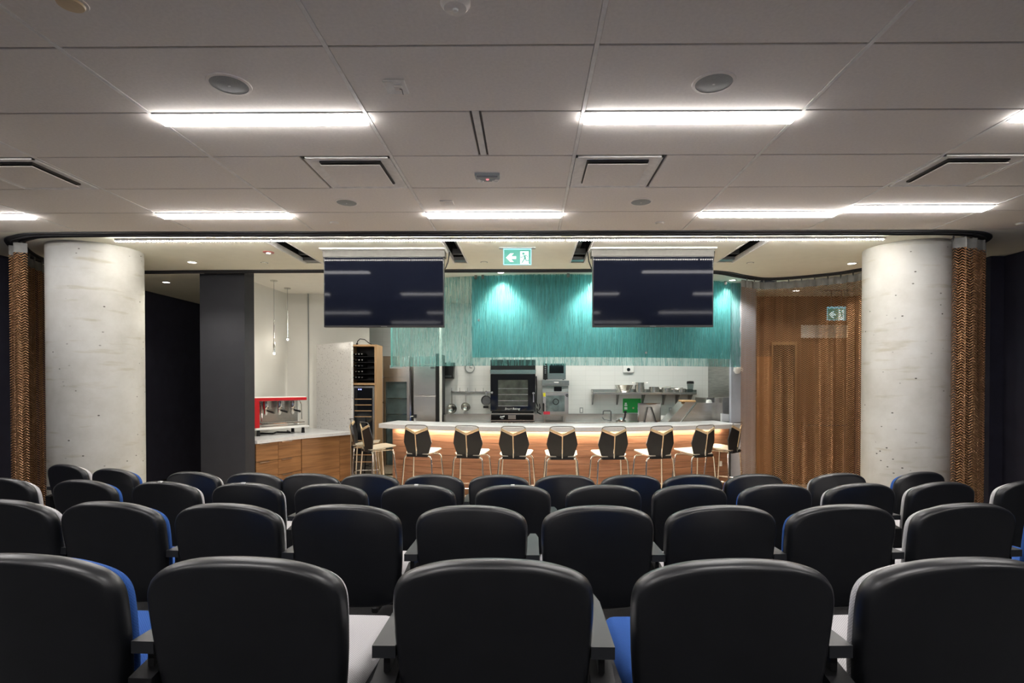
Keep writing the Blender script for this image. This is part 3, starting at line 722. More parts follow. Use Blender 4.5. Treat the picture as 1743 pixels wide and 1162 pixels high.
# ------------------------------------------------------------------ ribbed glass screen
glass = thing('glass_screen', 'curved ribbed teal glass screen hanging above the bar', 'glass screen', (0, 0, 0))
gx0, gx1 = X_(668, 9.1), X_(1276, 9.25)
gz0, gz1 = 2.005, KCEIL-0.01
def yg(x): return yc(x) + 0.27
nbp = 5
for p in range(nbp):
    a = gx0 + (gx1-gx0)*p/nbp + 0.002; b = gx0 + (gx1-gx0)*(p+1)/nbp - 0.002
    n = int((b-a)/0.007); mb = MB(); zs = [gz0 + (gz1-gz0)*q/22 for q in range(23)]
    rng = random.Random(p)
    G = []
    for zi, z in enumerate(zs):
        row = []
        for k in range(n+1):
            x = a + (b-a)*k/n
            wob = 0.010*math.sin(z*7 + 9*math.sin(x*5)) + 0.006*math.sin(z*17 + x*31)
            d = 0.006*math.sin(2*PI*(x+wob)/0.036) + 0.002*math.sin(2*PI*x/0.0143 + z*4)
            row.append(mb.bm.verts.new((x, yg(x) + d, z)))
        G.append(row)
    for r in range(22):
        for k in range(n): mb.bm.faces.new((G[r][k], G[r][k+1], G[r+1][k+1], G[r+1][k]))
    mb.build('glass_pane', 'ribbed', glass, smooth=True)
mb = MB(); n = 50; G = []
for q in range(23):
    z = gz0 + (gz1-gz0)*q/22; row = []
    for k in range(n+1):
        y = yg(gx0) + 0.01 + 0.40*k/n; row.append(mb.bm.verts.new((gx0 - 0.05*k/n*2.4 + 0.005*math.sin(2*PI*y/0.03 + z*3), y, z)))
    G.append(row)
for r in range(22):
    for k in range(n): mb.bm.faces.new((G[r][k], G[r][k+1], G[r+1][k+1], G[r+1][k]))
mb.build('return_pane', 'ribbed', glass, smooth=True)
for px in (600, 810, 822, 966, 1100, 1255):
    x = X_(px if px > 670 else 676, 8.6); MB().box(x-0.02, x+0.02, yg(x)-0.014, yg(x)+0.014, gz1-0.05, gz1+0.01).build('hanger_clip', 'steel_d', glass)
for px, py in ((815, 545), (1100, 600)):
    x = X_(px, 8.6); z = Z_(py, 8.6); MB().lathe([(0, 0), (0.018, 0), (0.018, 0.02), (0, 0.02)], 14, (x, yg(x)-0.02, z), 'y').build('fixing_bolt', 'steel_d', glass)
bh0 = X_(804, 8.8)
bx = [bh0 + (3.36-bh0)*k/40 for k in range(41)]
tag(MB().strip([(x, yg(x)+0.12) for x in bx], [(x, yg(x)+0.20) for x in bx], 2.14, KCEIL-0.001).build('teal_bulkhead', 'teal'), 'teal painted curved bulkhead behind the ribbed glass', 'bulkhead')

# ------------------------------------------------------------------ kitchen back counter and fittings
wt = 0.985
kb = thing('back_counter', 'long stainless worktop along the kitchen back wall', 'counter', (0, 0, 0))
MB().box(-1.62, 2.55, 10.85, 11.58, wt-0.04, wt, 0.004, 1).build('worktop', 'steel', kb)
MB().box(-1.62, 2.55, 11.56, 11.59, wt, wt+0.13).build('splashback', 'steel', kb)
MB().box(-1.60, 2.53, 10.92, 11.55, 0.1, wt-0.04).build('cabinet_body', 'steel', kb)
MB().box(-1.62, -1.585, 10.80, 11.58, wt, wt+0.15).build('end_guard', 'steel', kb)
# refrigerator with glass door
Yf = 10.55; xa, xb = X_(652, Yf), X_(697, Yf)
t = thing('glass_door_fridge', 'tall stainless refrigerator with a framed glass door', 'refrigerator', ((xa+xb)/2, Yf, 0)); hw = (xb-xa)/2
MB().box(-hw, hw, 0.06, 0.75, 0.02, 2.25).box(-hw, hw, 0, 0.06, 1.86, 2.25).build('body', 'steel', t)
d = MB().box(-hw, -hw+0.05, 0, 0.055, 0.1, 1.85).box(hw-0.05, hw, 0, 0.055, 0.1, 1.85).box(-hw+0.05, hw-0.05, 0, 0.055, 1.77, 1.85).box(-hw+0.05, hw-0.05, 0, 0.055, 0.1, 0.2).build('door_frame', 'steel', t)
MB().box(-hw+0.05, hw-0.05, 0.02, 0.03, 0.2, 1.77).build('pane', 'clear', d)
MB().box(-hw+0.06, hw-0.06, 0.056, 0.0598, 0.2, 1.77).build('interior', mat('fridge_interior', (0.30, 0.33, 0.34), 0.4, var=0.3, scale=5), t)
for z in (1.15, 1.45): MB().box(-hw+0.055, hw-0.055, 0.032, 0.05, z, z+0.012).build('shelf', 'chrome', t)
MB().box(-hw-0.045, -hw-0.005, -0.01, 0.06, 0.1, 1.9).build('hinge_post', 'greyw', t); MB().lathe([(0, 0), (0.025, 0), (0.02, -0.03), (0, -0.032)], 12, (-hw-0.02, -0.01, 1.38), 'y').build('lock', 'black', t)
MB().box(-0.12, 0.12, -0.004, 0, 2.02, 2.08).build('name_plate', 'grille', t)
MB().box(hw+0.004, hw+0.03, 0.0, 0.06, 0.1, 2.0).build('door_handle', 'chrome', t)
# steel tall refrigerator
xa, xb = X_(703, Yf), X_(742, Yf)
t = thing('steel_fridge', 'tall brushed stainless refrigerator with blank doors', 'refrigerator', ((xa+xb)/2, Yf, 0)); hw = (xb-xa)/2
MB().box(-hw, hw, 0.05, 0.75, 0.02, 2.25).build('body', 'steel', t)
MB().box(-hw+0.005, hw-0.005, 0.0, 0.048, 1.52, 2.1, 0.006, 1).build('upper_door', 'steel', t); MB().box(-hw+0.005, hw-0.005, 0.0, 0.048, 0.12, 1.50, 0.006, 1).build('lower_door', 'steel', t)
MB().box(hw-0.1, hw-0.03, -0.03, 0.0, 2.02, 2.05).build('door_handle', 'steel_d', t)
MB().box(hw, hw+0.06, 0.0, 0.76, 0.02, 2.3).build('side_gap_panel', 'black', t)
struct('trim_3', MB().box(xb+0.065, xb+0.105, 10.56, 10.62, 0, KCEIL), 'white_wall', 'white wall edge right of the steel refrigerator', 'trim')
# small tap column on the bar (black topped dispenser)
t = thing('bar_tap', 'short black and chrome tap standing on the bar', 'tap', (X_(706, 9.35), 9.35, top_z))
MB().lathe([(0.03, 0), (0.03, 0.02), (0.014, 0.025), (0.014, 0.07), (0.02, 0.075)], 14).build('stem', 'chrome', t, smooth=True); MB().box(-0.02, 0.03, -0.03, 0.03, 0.07, 0.13, 0.006).build('head', 'black', t)
MB().tube([(0, 0, 0.1), (-0.07, 0, 0.1), (-0.08, 0, 0.07)], 0.009, 8).build('spout', 'chrome', t, smooth=True)
# wall items on the back wall
Yw = 11.6
t = thing('wall_dispenser', 'black paper towel dispenser on the white wall', 'dispenser', (X_(761, Yw), Yw, Z_(634, Yw)))
MB().prism([(-0.16, -0.12), (0.15, -0.12), (0.17, 0.2), (-0.16, 0.2)], -0.22, 0.0, 'y').build('case', 'black', t); MB().box(-0.13, 0.12, -0.225, -0.22, -0.10, -0.06).build('slot_lip', 'steel_d', t)
t = thing('wall_clock', 'round white wall clock partly behind the glass edge', 'clock', (X_(800, Yw), Yw, Z_(626, Yw)))
MB().lathe([(0.10, 0), (0.10, -0.03), (0.088, -0.035), (0.086, -0.02)], 32, (0, 0, 0), 'y').build('rim', 'grille', t, smooth=True); MB().lathe([(0, -0.02), (0.088, -0.02), (0.088, -0.005)], 32, (0, 0, 0), 'y').build('face', 'white', t)
MB().box(-0.004, 0.004, -0.025, -0.022, -0.005, 0.06).build('minute_hand', 'black', t); MB().box(-0.005, 0.045, -0.025, -0.022, -0.005, 0.005).build('hour_hand', 'black', t)
rx0, rx1 = X_(768, Yw), X_(838, Yw); rz = Z_(667, Yw)
t = thing('utensil_rail', 'stainless wall rail with hooks left of the big oven', 'rail', ((rx0+rx1)/2, Yw-0.03, rz)); hw = (rx1-rx0)/2
MB().box(-hw, hw, -0.01, 0.03, -0.015, 0.015).build('bar', 'steel', t)
for k in range(6):
    x = -hw + 0.02 + (2*hw-0.04)*k/5; MB().tube([(x, -0.01, 0.0), (x, -0.04, 0.0), (x, -0.045, 0.09)], 0.006, 6).build('hook', 'steel', t)
def ladle(px, py, r, label, nm='hanging_skimmer'):
    z = Z_(py, Yw); t = thing(nm, label, 'utensil', (X_(px, Yw), Yw-0.09, z))
    MB().lathe([(0, 0.04), (r*0.55, 0.03), (r*0.9, 0.0), (r, -0.02), (r*0.95, -0.022), (r*0.85, 0.0), (r*0.5, 0.022), (0, 0.03)], 22, (0, 0, 0), 'y').build('bowl', 'steel', t, smooth=True)
    MB().box(-0.010, 0.010, -0.006, 0.004, r*0.9, rz-z+0.03).build('handle', 'steel', t)
ladle(770, 695, 0.105, 'round steel skimmer hanging nearest the refrigerators')
ladle(793.5, 692, 0.095, 'round steel ladle hanging in the middle of the rail')
z = Z_(681, Yw); t = thing('hanging_pan', 'dark steel frying pan hanging beside the big oven', 'pan', (X_(828, Yw), Yw-0.10, z))
MB().lathe([(0, 0.02), (0.085, 0.02), (0.105, -0.02), (0.10, -0.02), (0.082, 0.012), (0, 0.012)], 24, (0, 0, 0), 'y').build('pan_body', 'steel_d', t, smooth=True); MB().box(-0.012, 0.012, 0.0, 0.012, 0.09, rz-z+0.03).build('handle', 'steel', t)
MB().box(-0.06, 0.05, -0.01, 0.0, -0.16, -0.11).build('tag_plate', 'black', t)
# big combi oven
Yo = 10.88; xa, xb = X_(835, Yo), X_(911.5, Yo)
z = lambda py: Z_(py, Yo)
t = thing('combi_oven', 'large black glass door baking oven with a steel band', 'oven', ((xa+xb)/2, Yo, wt)); hw = (xb-xa)/2
zz = lambda py: z(py) - wt
MB().box(-hw, hw, 0.03, 0.68, zz(700), zz(612)).build('body', 'steel', t)
MB().box(-hw, hw, 0.0, 0.03, zz(629.0), zz(612)).build('vent_panel', 'black', t)
MB().box(-hw-0.005, hw+0.005, -0.02, 0.03, zz(636), zz(629.2)).build('steel_band', 'steel', t)
d = MB().box(-hw, hw, -0.025, 0.028, zz(700), zz(636.5), 0.006, 1).build('door', 'glass_black', t)
wx0, wx1 = X_(848, Yo)-(xa+xb)/2, X_(898.5, Yo)-(xa+xb)/2
MB().box(wx0, wx1, -0.028, -0.0255, zz(691), zz(646.5)).build('window', mat('oven_window', (0.065, 0.07, 0.06), 0.12, var=0.4, scale=6), d)
for py in (661, 671, 681.5, 690.5): MB().box(wx0, wx1, -0.031, -0.028, zz(py)-0.006, zz(py)+0.004).build('rack', 'steel', d)
lx = X_(908, Yo)-(xa+xb)/2
MB().lathe([(0, 0), (0.028, 0), (0.024, -0.03), (0, -0.034)], 16, (lx, -0.025, zz(669)), 'y').box(lx-0.010, lx+0.012, -0.06, -0.04, zz(684), zz(667)).build('latch_handle', 'chrome', d)
MB().lathe([(0, 0), (0.026, 0), (0.022, -0.02), (0, -0.022)], 16, (X_(837.5, Yo)-(xa+xb)/2, -0.025, zz(668)), 'y').build('hinge_knob', 'steel', d)
text_mesh('door_lettering', 'Smart Baking', 0.055, 'white', d, (X_(872, Yo)-(xa+xb)/2, -0.027, zz(695.5)), 0.3)
cp = MB().box(-hw-0.003, hw-0.02, -0.03, 0.5, zz(716.5), zz(703)).build('control_unit', 'steel', t)
MB().box(-hw+0.012, hw-0.04, -0.034, -0.030, zz(714.5), zz(705)).build('control_panel', 'glass_black', cp)
MB().box(X_(865, Yo)-(xa+xb)/2, X_(878, Yo)-(xa+xb)/2, -0.037, -0.034, zz(713), zz(706)).build('display', 'steel', cp)
lg = MB(); gx = X_(851, Yo)-(xa+xb)/2
for k, (dx, h) in enumerate([(0, 0.034), (0.022, 0.028), (0.044, 0.036), (0.068, 0.04)]): lg.prism([(gx+dx, zz(710.5)+0.008*k/2), (gx+dx+0.014, zz(710.5)+0.008*k/2), (gx+dx+0.026, zz(710.5)+h), (gx+dx+0.012, zz(710.5)+h)], -0.037, -0.034, 'y')
lg.box(gx+0.02, gx+0.07, -0.037, -0.034, zz(712.3), zz(711.8)); lg.build('logo_mark', 'white', cp)
MB().box(-hw, hw-0.02, 0.1, 0.5, 0.0, zz(716.5)).box(-hw+0.02, hw-0.04, 0.02, 0.5, zz(703), zz(700)).build('plinth', 'black', t)
# small oven and microwave
xa, xb = X_(923.5, Yo), X_(967.5, Yo); xm = (xa+xb)/2; hw = (xb-xa)/2
t = thing('compact_oven', 'compact steel oven with a window and red label', 'oven', (xm, Yo, wt))
MB().box(-hw, hw, 0.02, 0.60, zz(708), zz(656)).build('body', 'steel', t)
MB().box(-hw-0.01, hw+0.01, -0.03, 0.6, zz(655.5), zz(647.5)).build('hood', 'steel', t)
MB().box(X_(943, Yo)-xm, X_(951, Yo)-xm, -0.034, -0.03, zz(651.5), zz(649.5)).build('badge', 'white', t)
MB().box(-hw, hw, 0.0, 0.02, zz(667.0), zz(656)).build('control_panel', 'grille', t); MB().box(X_(943, Yo)-xm, X_(956, Yo)-xm, -0.004, 0.0, zz(665.5), zz(658)).build('display', 'glass_black', t)
d = MB().box(-hw, hw, -0.015, 0.018, zz(706), zz(667.5), 0.004, 1).build('door', 'steel', t)
MB().box(X_(929, Yo)-xm, X_(961, Yo)-xm, -0.018, -0.015, zz(700), zz(673)).build('window', mat('small_window', (0.12, 0.15, 0.15), 0.1, var=0.5, scale=7), d)
MB().lathe([(0.062, 0), (0.062, -0.004), (0.045, -0.004), (0.045, 0)], 24, (X_(946, Yo)-xm, -0.018, zz(683.5)), 'y').build('fan_ring', 'black', d)
MB().lathe([(0, 0), (0.016, 0), (0.014, -0.03), (0, -0.03)], 12, (X_(925, Yo)-xm, -0.015, zz(687)), 'y').box(X_(924, Yo)-xm, X_(926.5, Yo)-xm, -0.05, -0.03, zz(700), zz(687)).build('door_handle', 'black', d)
MB().box(X_(924.5, Yo)-xm, X_(928.5, Yo)-xm, -0.019, -0.015, zz(674.5), zz(668.5)).build('yellow_label', 'yellow', d); MB().box(X_(925, Yo)-xm, X_(936, Yo)-xm, -0.021, -0.016, zz(705), zz(700)).build('red_label', 'pink', d)
MB().lathe([(0.025, 0), (0.025, -0.006), (0.014, -0.006), (0.014, 0)], 14, (X_(965, Yo)-xm, -0.015, zz(672.5)), 'y').build('dial', 'black', d)
for px in (927.5, 962):
    for yy in (0.05, 0.5): MB().box(X_(px, Yo)-xm-0.012, X_(px, Yo)-xm+0.012, yy, yy+0.03, 0, zz(708)).build('leg', 'steel', t)
xa, xb = X_(924.5, Yo), X_(963, Yo); xm2 = (xa+xb)/2; hw = (xb-xa)/2; zb = z(646.5)
t = thing('microwave', 'steel microwave with black window on the compact oven', 'microwave', (xm2, Yo, zb))
MB().box(-hw, hw, 0.01, 0.45, 0.012, 0.32, 0.006, 1).build('body', 'steel', t); MB().box(-hw, -hw+0.085, 0.0, 0.01, 0.012, 0.32).build('key_panel', 'black', t)
for k in range(5):
    MB().box(-hw+0.03, -hw+0.055, -0.003, 0.0, 0.13+k*0.035, 0.142+k*0.035).build('key', 'grille', t)
d = MB().box(-hw+0.09, hw, -0.005, 0.01, 0.012, 0.32).build('door', 'steel', t); MB().box(-hw+0.12, hw-0.04, -0.008, -0.005, 0.13, 0.30).build('window', 'glass_black', d)
for s_ in (-0.8, 0.8): MB().box(s_*hw-0.015, s_*hw+0.015, 0.05, 0.08, 0, 0.012).build('foot', 'black', t)
tag(MB().tube([(X_(912, Yo)+0.01, 10.95, z(640)), (X_(913.5, Yo), 10.97, z(660)), (X_(913, Yo), 10.97, z(685)), (X_(916, Yo), 10.97, z(692)), (X_(918.5, Yo), 10.97, z(687)), (X_(919.5, Yo), 10.97, z(694)), (X_(917, Yo), 10.97, z(699)), (X_(914, Yo), 10.97, z(695)), (X_(915, Yo), 10.96, z(702)), (X_(921, Yo), 10.95, z(705))], 0.012, 8).build('power_cable', 'black', smooth=True), 'black looped cable between the two ovens', 'cable')
# shelf with pans
Ys = 11.3; sx0, sx1 = X_(1009, Ys), X_(1186, Ys); sz = Z_(667.5, Ys)
t = thing('wall_shelf', 'long stainless wall shelf carrying pots and pans', 'shelf', ((sx0+sx1)/2, Ys, sz)); hw = (sx1-sx0)/2
MB().box(-hw, hw, 0.0, 0.29, -0.045, 0.0, 0.005, 1).build('board', 'steel', t); MB().box(-hw, hw, 0.275, 0.29, 0, 0.06).box(-hw, -hw+0.012, 0, 0.29, 0, 0.05).box(hw-0.012, hw, 0, 0.29, 0, 0.05).build('upstand', 'steel', t)
for px in (1011, 1054, 1098, 1134, 1157, 1179):
    x = X_(px, Ys)-(sx0+sx1)/2; MB().prism([(0.02, -0.045), (0.29, -0.045), (0.29, -0.26), (0.26, -0.26)], x-0.012, x+0.012, 'x').build('bracket', 'steel_d', t)
def pot(px, r, h, kind, label, py=None, yo=0.15, flare=1.0, handle=None):
    t = thing(kind, label, kind.split('_')[-1], (X_(px, Ys+yo), Ys+yo, sz))
    MB().lathe([(0, 0), (r*0.8/flare if flare > 1 else r, 0), (r, h), (r*1.05, h), (r*0.95, h-0.004), (r*0.76/flare if flare > 1 else r*0.95, 0.006), (0, 0.006)], 26).build('vessel', 'steel', t, smooth=True)
    if handle == 'loop':
        for s_ in (-1, 1): MB().tube([(s_*r, -0.03, h*0.95), (s_*(r+0.06), -0.03, h*0.97), (s_*(r+0.06), 0.03, h*0.97), (s_*r, 0.03, h*0.95)], 0.006, 6).build('handle', 'steel', t)
    elif handle: MB().tube([(handle*r, 0, h*0.75), (handle*(r+0.10), -0.05, h*0.95), (handle*(r+0.22), -0.06, h*1.05)], 0.009, 6).build('handle', 'chrome', t, smooth=True)
    return t
pot(1062, 0.19, 0.15, 'mixing_bowl', 'wide steel mixing bowl at the left of the pan shelf', flare=1.35)
pot(1089, 0.095, 0.20, 'stock_pot', 'tall steel stock pot with side handles on the shelf', handle='loop')
pot(1113.5, 0.11, 0.11, 'deep_pan', 'stacked steel saute pan right of the stock pot', handle=1)
pot(1134.5, 0.10, 0.085, 'sauce_pan', 'low steel saucepan second from the shelf right', handle=1, yo=0.12)
pot(1160, 0.085, 0.075, 'sauce_pan', 'small steel saucepan nearest the glass jar', handle=-1, yo=0.12)
pot(1147, 0.09, 0.095, 'deep_pan', 'steel pan at the back between two saucepans', yo=0.20)
t = thing('blender_jar', 'clear blender jar with black lid at the shelf end', 'jar', (X_(1175, Ys+0.12), Ys+0.12, sz))
MB().lathe([(0, 0), (0.05, 0), (0.068, 0.17), (0.064, 0.17), (0.046, 0.006), (0, 0.006)], 20).build('jar', 'clear', t, smooth=True); MB().lathe([(0, 0.23), (0.06, 0.225), (0.07, 0.215), (0.072, 0.172), (0, 0.172)], 20).build('lid', 'black', t, smooth=True)
# wall camera, outlets, green poster
t = thing('wall_camera', 'white square wall unit with round black lens', 'camera', (X_(1069, Yw), Yw, Z_(629, Yw))); MB().box(-0.11, 0.11, -0.06, 0, -0.06, 0.10, 0.008).build('case', 'white', t); MB().lathe([(0, -0.014), (0.03, -0.012), (0.036, 0)], 20, (0, -0.06, 0), 'y').build('lens', 'glass_black', t, smooth=True)
for px, l in ((989.5, 'white outlet plate right of the compact oven'), (1141.5, 'white outlet plate under the pan shelf')):
    t = thing('outlet', l, 'outlet', (X_(px, Yw), Yw, Z_(698, Yw))); MB().box(-0.035, 0.035, -0.012, 0, -0.058, 0.058, 0.003, 1).build('plate', 'grille', t); MB().box(-0.018, 0.018, -0.015, -0.012, -0.04, 0.04).build('socket', 'white', t)
t = thing('first_aid_poster', 'green rectangular poster on the kitchen wall', 'poster', (X_(1075.5, Yw), Yw, Z_(690, Yw))); MB().box(-0.185, 0.185, -0.008, 0, -0.145, 0.145).build('sheet', 'green', t)
MB().box(-0.155, -0.095, -0.010, -0.008, -0.01, 0.02).box(-0.145, -0.105, -0.010, -0.008, 0.025, 0.06).box(-0.155, -0.095, -0.010, -0.008, -0.08, -0.03).build('print', 'white', t); MB().lathe([(0, 0), (0.02, 0), (0.02, -0.002), (0, -0.002)], 10, (0.03, -0.008, -0.05), 'y').build('print_dot', 'ply', t)
# sink taps, coffee grinder like appliance, leaning tray
Yk = 11.05
t = thing('sink_faucet', 'tall square-necked chrome faucet at the kitchen sink', 'faucet', (X_(1040, Yk), Yk, wt)); MB().tube([(0, 0, 0), (0, 0, 0.20), (-0.012, 0, 0.215), (-0.14, 0, 0.215), (-0.15, 0, 0.205), (-0.155, 0, 0.14)], 0.012, 8).build('neck', 'steel_d', t, smooth=True); MB().lathe([(0.03, 0), (0.03, 0.015), (0.014, 0.02)], 14).build('base', 'chrome', t, smooth=True); MB().tube([(-0.15, 0.0, 0.06), (-0.17, 0, 0.09), (-0.13, 0, 0.04), (-0.06, 0, 0.03), (0, 0, 0.03)], 0.009, 8).build('lever', 'steel_d', t, smooth=True)
t = thing('juice_press', 'chrome hand press with black lever by the sink', 'press', (X_(1057, Yk), Yk, wt)); MB().lathe([(0.10, 0), (0.10, 0.03), (0.06, 0.05), (0.05, 0.08), (0, 0.085)], 20).build('base', 'chrome', t, smooth=True); MB().tube([(0.05, 0, 0.04), (0.08, 0, 0.1), (0.085, 0, 0.17)], 0.016, 8).build('lever', 'black', t, smooth=True); MB().lathe([(0, 0.22), (0.03, 0.21), (0.03, 0.175), (0, 0.165)], 12, (0.085, 0, 0)).build('knob', 'black', t, smooth=True)
t = thing('leaning_tray', 'upright rectangular steel tray with a black wire stand', 'tray', (X_(1105, Yk), Yk, wt)); a, b, c = 0.225, 0.37, 0.03
MB().box(-a, a, 0.0, 0.012, 0, b).build('sheet', 'steel', t); MB().box(-a, a, -0.02, 0.0, b-c, b).box(-a, -a+0.02, -0.02, 0, 0, b-c).box(a-0.02, a, -0.02, 0, 0, b-c).box(-a, a, -0.02, 0, 0, 0.02).build('rim', 'chrome', t); MB().tube([(-0.10, -0.06, 0), (-0.035, -0.04, 0.29), (0.035, -0.04, 0.29), (0.13, -0.06, 0)], 0.008, 6).build('wire_stand', 'black', t)
t = thing('container_stack', 'small white lidded containers beside the tray', 'container', (X_(1129, Yk), Yk, wt)); MB().lathe([(0, 0), (0.045, 0), (0.05, 0.05), (0, 0.05)], 16).build('tub', 'white', t, smooth=True); MB().lathe([(0, 0.05), (0.054, 0.05), (0.054, 0.075), (0.045, 0.12), (0, 0.122)], 16).build('lid', 'white', t, smooth=True)
# steel dish landing with sloped face, right side
Yd = 10.1
t = thing('dish_landing', 'stainless dish station with a steep sloped chute', 'dish station', (0, Yd, 0)); q = lambda px, py: (X_(px, Yd, py), Z_(py, Yd, px))
MB().prism([q(1133, 722), q(1167, 684), q(1184, 684), q(1154, 722)], 0.0, 0.5, 'y').build('chute_wall', 'steel', t)
MB().prism([q(1156, 722), q(1185.5, 685), q(1200, 685), q(1200, 722)], -0.06, 0.0, 'y').build('sloped_panel', 'steel', t)
MB().box(X_(1200, Yd, 690), q(1224.5, 0)[0], -0.06, 0.6, 0.6, Z_(677, Yd)).build('cabinet', 'steel', t); MB().box(X_(1201, Yd, 690), X_(1214, Yd, 690), -0.065, -0.061, Z_(684.5, Yd), Z_(676.5, Yd)).build('opening', 'steel_d', t)
MB().box(X_(1162, Yd, 690), X_(1184, Yd, 690), -0.02, 0.3, Z_(684, Yd), Z_(681, Yd), 0.01).build('board', 'orange', t)
MB().lathe([(0, 0.06), (0.04, 0.05), (0.055, 0)], 16, (X_(1204, Yd, 690), -0.09, Z_(685, Yd))).build('bowl', 'white', t, smooth=True)
t = thing('steel_cabinet', 'low stainless cabinet with a white switch at the kitchen right', 'cabinet', (0, 9.75, 0)); xa, xb = X_(1230, 9.75), X_(1258, 9.75)
MB().box(xa, xb, 0, 0.5, 0, Z_(678, 9.75)).build('body', 'steel', t); MB().box(X_(1243, 9.75), X_(1247.5, 9.75), -0.01, 0, Z_(698, 9.75), Z_(691.5, 9.75)).build('switch', 'white', t); MB().box(xa, xb, -0.02, 0.5, Z_(678, 9.75), Z_(676, 9.75)).build('top', 'steel', t)
tag(MB().prism([(X_(1229, 9.55), top_z), (X_(1254, 9.55), top_z), (X_(1254, 9.55), Z_(706, 9.55)), (X_(1229, 9.55), Z_(703.5, 9.55))], 9.55, 9.62, 'y').build('stone_upstand', 'quartz'), 'white stone upstand at the right end of the bar', 'upstand')
t = thing('wall_bracket_lamp', 'white rounded wall unit high at the kitchen right', 'wall unit', (X_(1254, 9.3), 9.28, Z_(630, 9.3))); MB().lathe([(0, 0.05), (0.055, 0.045), (0.06, -0.01), (0.03, -0.055), (0, -0.06)], 18).build('dome', 'white', t, smooth=True); MB().box(0.0, 0.10, 0.0, 0.02, -0.02, 0.04).build('arm', 'white', t)

# ------------------------------------------------------------------ coffee counter
P0, P1, P2 = Vector((-3.86, 7.97)), Vector((-3.52, 8.74)), Vector((-2.98, 9.47))
ct = 0.92
cc = thing('coffee_counter', 'white stone topped walnut coffee counter', 'counter', (0, 0, 0))
MB().prism([tuple(P0), tuple(P1), tuple(P2), (-3.80, 10.18), (-4.02, 10.28), (-4.42, 10.28), (-4.48, 8.2), (-4.48, 7.97)], ct-0.05, ct).build('stone_top', 'quartz', cc, tri=True)
def front(a, b, z0, z1, nm, th=0.02, ins=0.03, parent=cc, m='walnut2', gap=0.003):
    d = (b-a).normalized(); n = Vector((-d.y, d.x)); a2 = a + d*gap + n*ins; b2 = b - d*gap + n*ins
    return MB().prism([tuple(a2), tuple(b2), tuple(b2+n*th), tuple(a2+n*th)], z0+gap, z1-gap).build(nm, m, parent)
zz4 = [0.1, 0.37, 0.60, ct-0.052]
mid = P0.lerp(P1, 0.47)
for A_, B_ in ((P0, mid), (mid, P1)):
    for k in range(3):
        dr = front(A_, B_, zz4[k], zz4[k+1], 'drawer')
        d = (B_-A_).normalized(); n = Vector((-d.y, d.x)); a = A_.lerp(B_, 0.12) + n*0.006; b = A_.lerp(B_, 0.55) + n*0.006
        MB().prism([tuple(a), tuple(b), tuple(b+n*0.022), tuple(a+n*0.022)], zz4[k+1]-0.016, zz4[k+1]-0.004).build('pull', 'steel', dr)
front(P1, P1.lerp(P2, 0.76), 0.1, ct-0.052, 'door'); front(P1.lerp(P2, 0.76), P2, 0.1, ct-0.052, 'end_panel')
MB().prism([tuple(P0+Vector((-0.06, 0.06))), tuple(P1+Vector((-0.06, 0.06))), tuple(P2+Vector((-0.06, 0.06))), (-3.80, 10.15), (-4.40, 10.2), (-4.46, 8.3)], 0.0, ct-0.052).build('carcass', 'black', cc, tri=True)
# espresso machine
mA, mB_ = Vector((X_(436, 8.6), 8.6)), Vector((X_(521, 9.3), 9.3)); dm = (mB_-mA); ang = math.atan2(dm.y, dm.x); Lm = dm.length
em = thing('espresso_machine', 'red and white three group espresso machine on the coffee counter', 'espresso machine', (mA.x, mA.y, ct), ang)
em.scale = (1, 1, 1.24)
MB().box(-0.04, Lm, 0.0, 0.34, 0.455, 0.485, 0.01).build('top_tray', 'white', em)
MB().box(-0.04, Lm+0.005, -0.015, 0.02, 0.435, 0.475, 0.006, 1).build('red_band', 'red', em)
MB().box(-0.04, 0.05, -0.01, 0.33, 0.10, 0.455, 0.006, 1).build('side_panel', 'red', em); MB().box(Lm-0.03, Lm, 0.20, 0.33, 0.10, 0.455, 0.006, 1).build('side_panel', 'white', em)
MB().box(0.05, Lm-0.03, 0.20, 0.32, 0.15, 0.455).build('boiler_case', 'steel', em)
MB().box(-0.04, Lm+0.02, -0.06, 0.34, 0.075, 0.10, 0.006, 1).build('drip_base', 'white', em)
gr = MB()
for k in range(16): gr.box(0.10+k*(Lm-0.14)/16, 0.106+k*(Lm-0.14)/16, 0.0, 0.20, 0.14, 0.148)
gr.box(0.08, Lm-0.03, 0.0, 0.008, 0.14, 0.148).box(0.08, Lm-0.03, 0.0, 0.008, 0.11, 0.115).build('drip_grate', 'chrome', em)
for k in range(3):
    x = 0.22 + k*(Lm-0.32)/2.3
    g = MB().lathe([(0.0, 0.43), (0.045, 0.43), (0.05, 0.36), (0.042, 0.33), (0, 0.33)], 16, (x, 0.12, 0)).build('group_head', 'chrome', em, smooth=True)
    MB().lathe([(0, 0.33), (0.036, 0.33), (0.03, 0.27), (0.012, 0.25), (0, 0.25)], 14, (x, 0.12, 0)).build('filter_basket', 'steel', g, smooth=True); MB().tube([(x, 0.10, 0.31), (x+0.02, -0.06, 0.29)], [0.010, 0.015], 8).build('filter_handle', 'black', g, smooth=True)
MB().tube([(0.09, 0.06, 0.42), (0.10, 0.02, 0.36), (0.09, 0.0, 0.18)], 0.007, 8).build('steam_wand', 'chrome', em, smooth=True); MB().tube([(Lm-0.06, 0.1, 0.44), (Lm-0.05, 0.06, 0.38), (Lm-0.05, 0.05, 0.18)], 0.007, 8).build('steam_wand', 'chrome', em, smooth=True)
for x in (0.03, Lm-0.06):
    for y in (0.0, 0.30): MB().lathe([(0, 0), (0.028, 0), (0.022, 0.075), (0, 0.075)], 12, (x, y, 0)).build('foot', 'black', em)
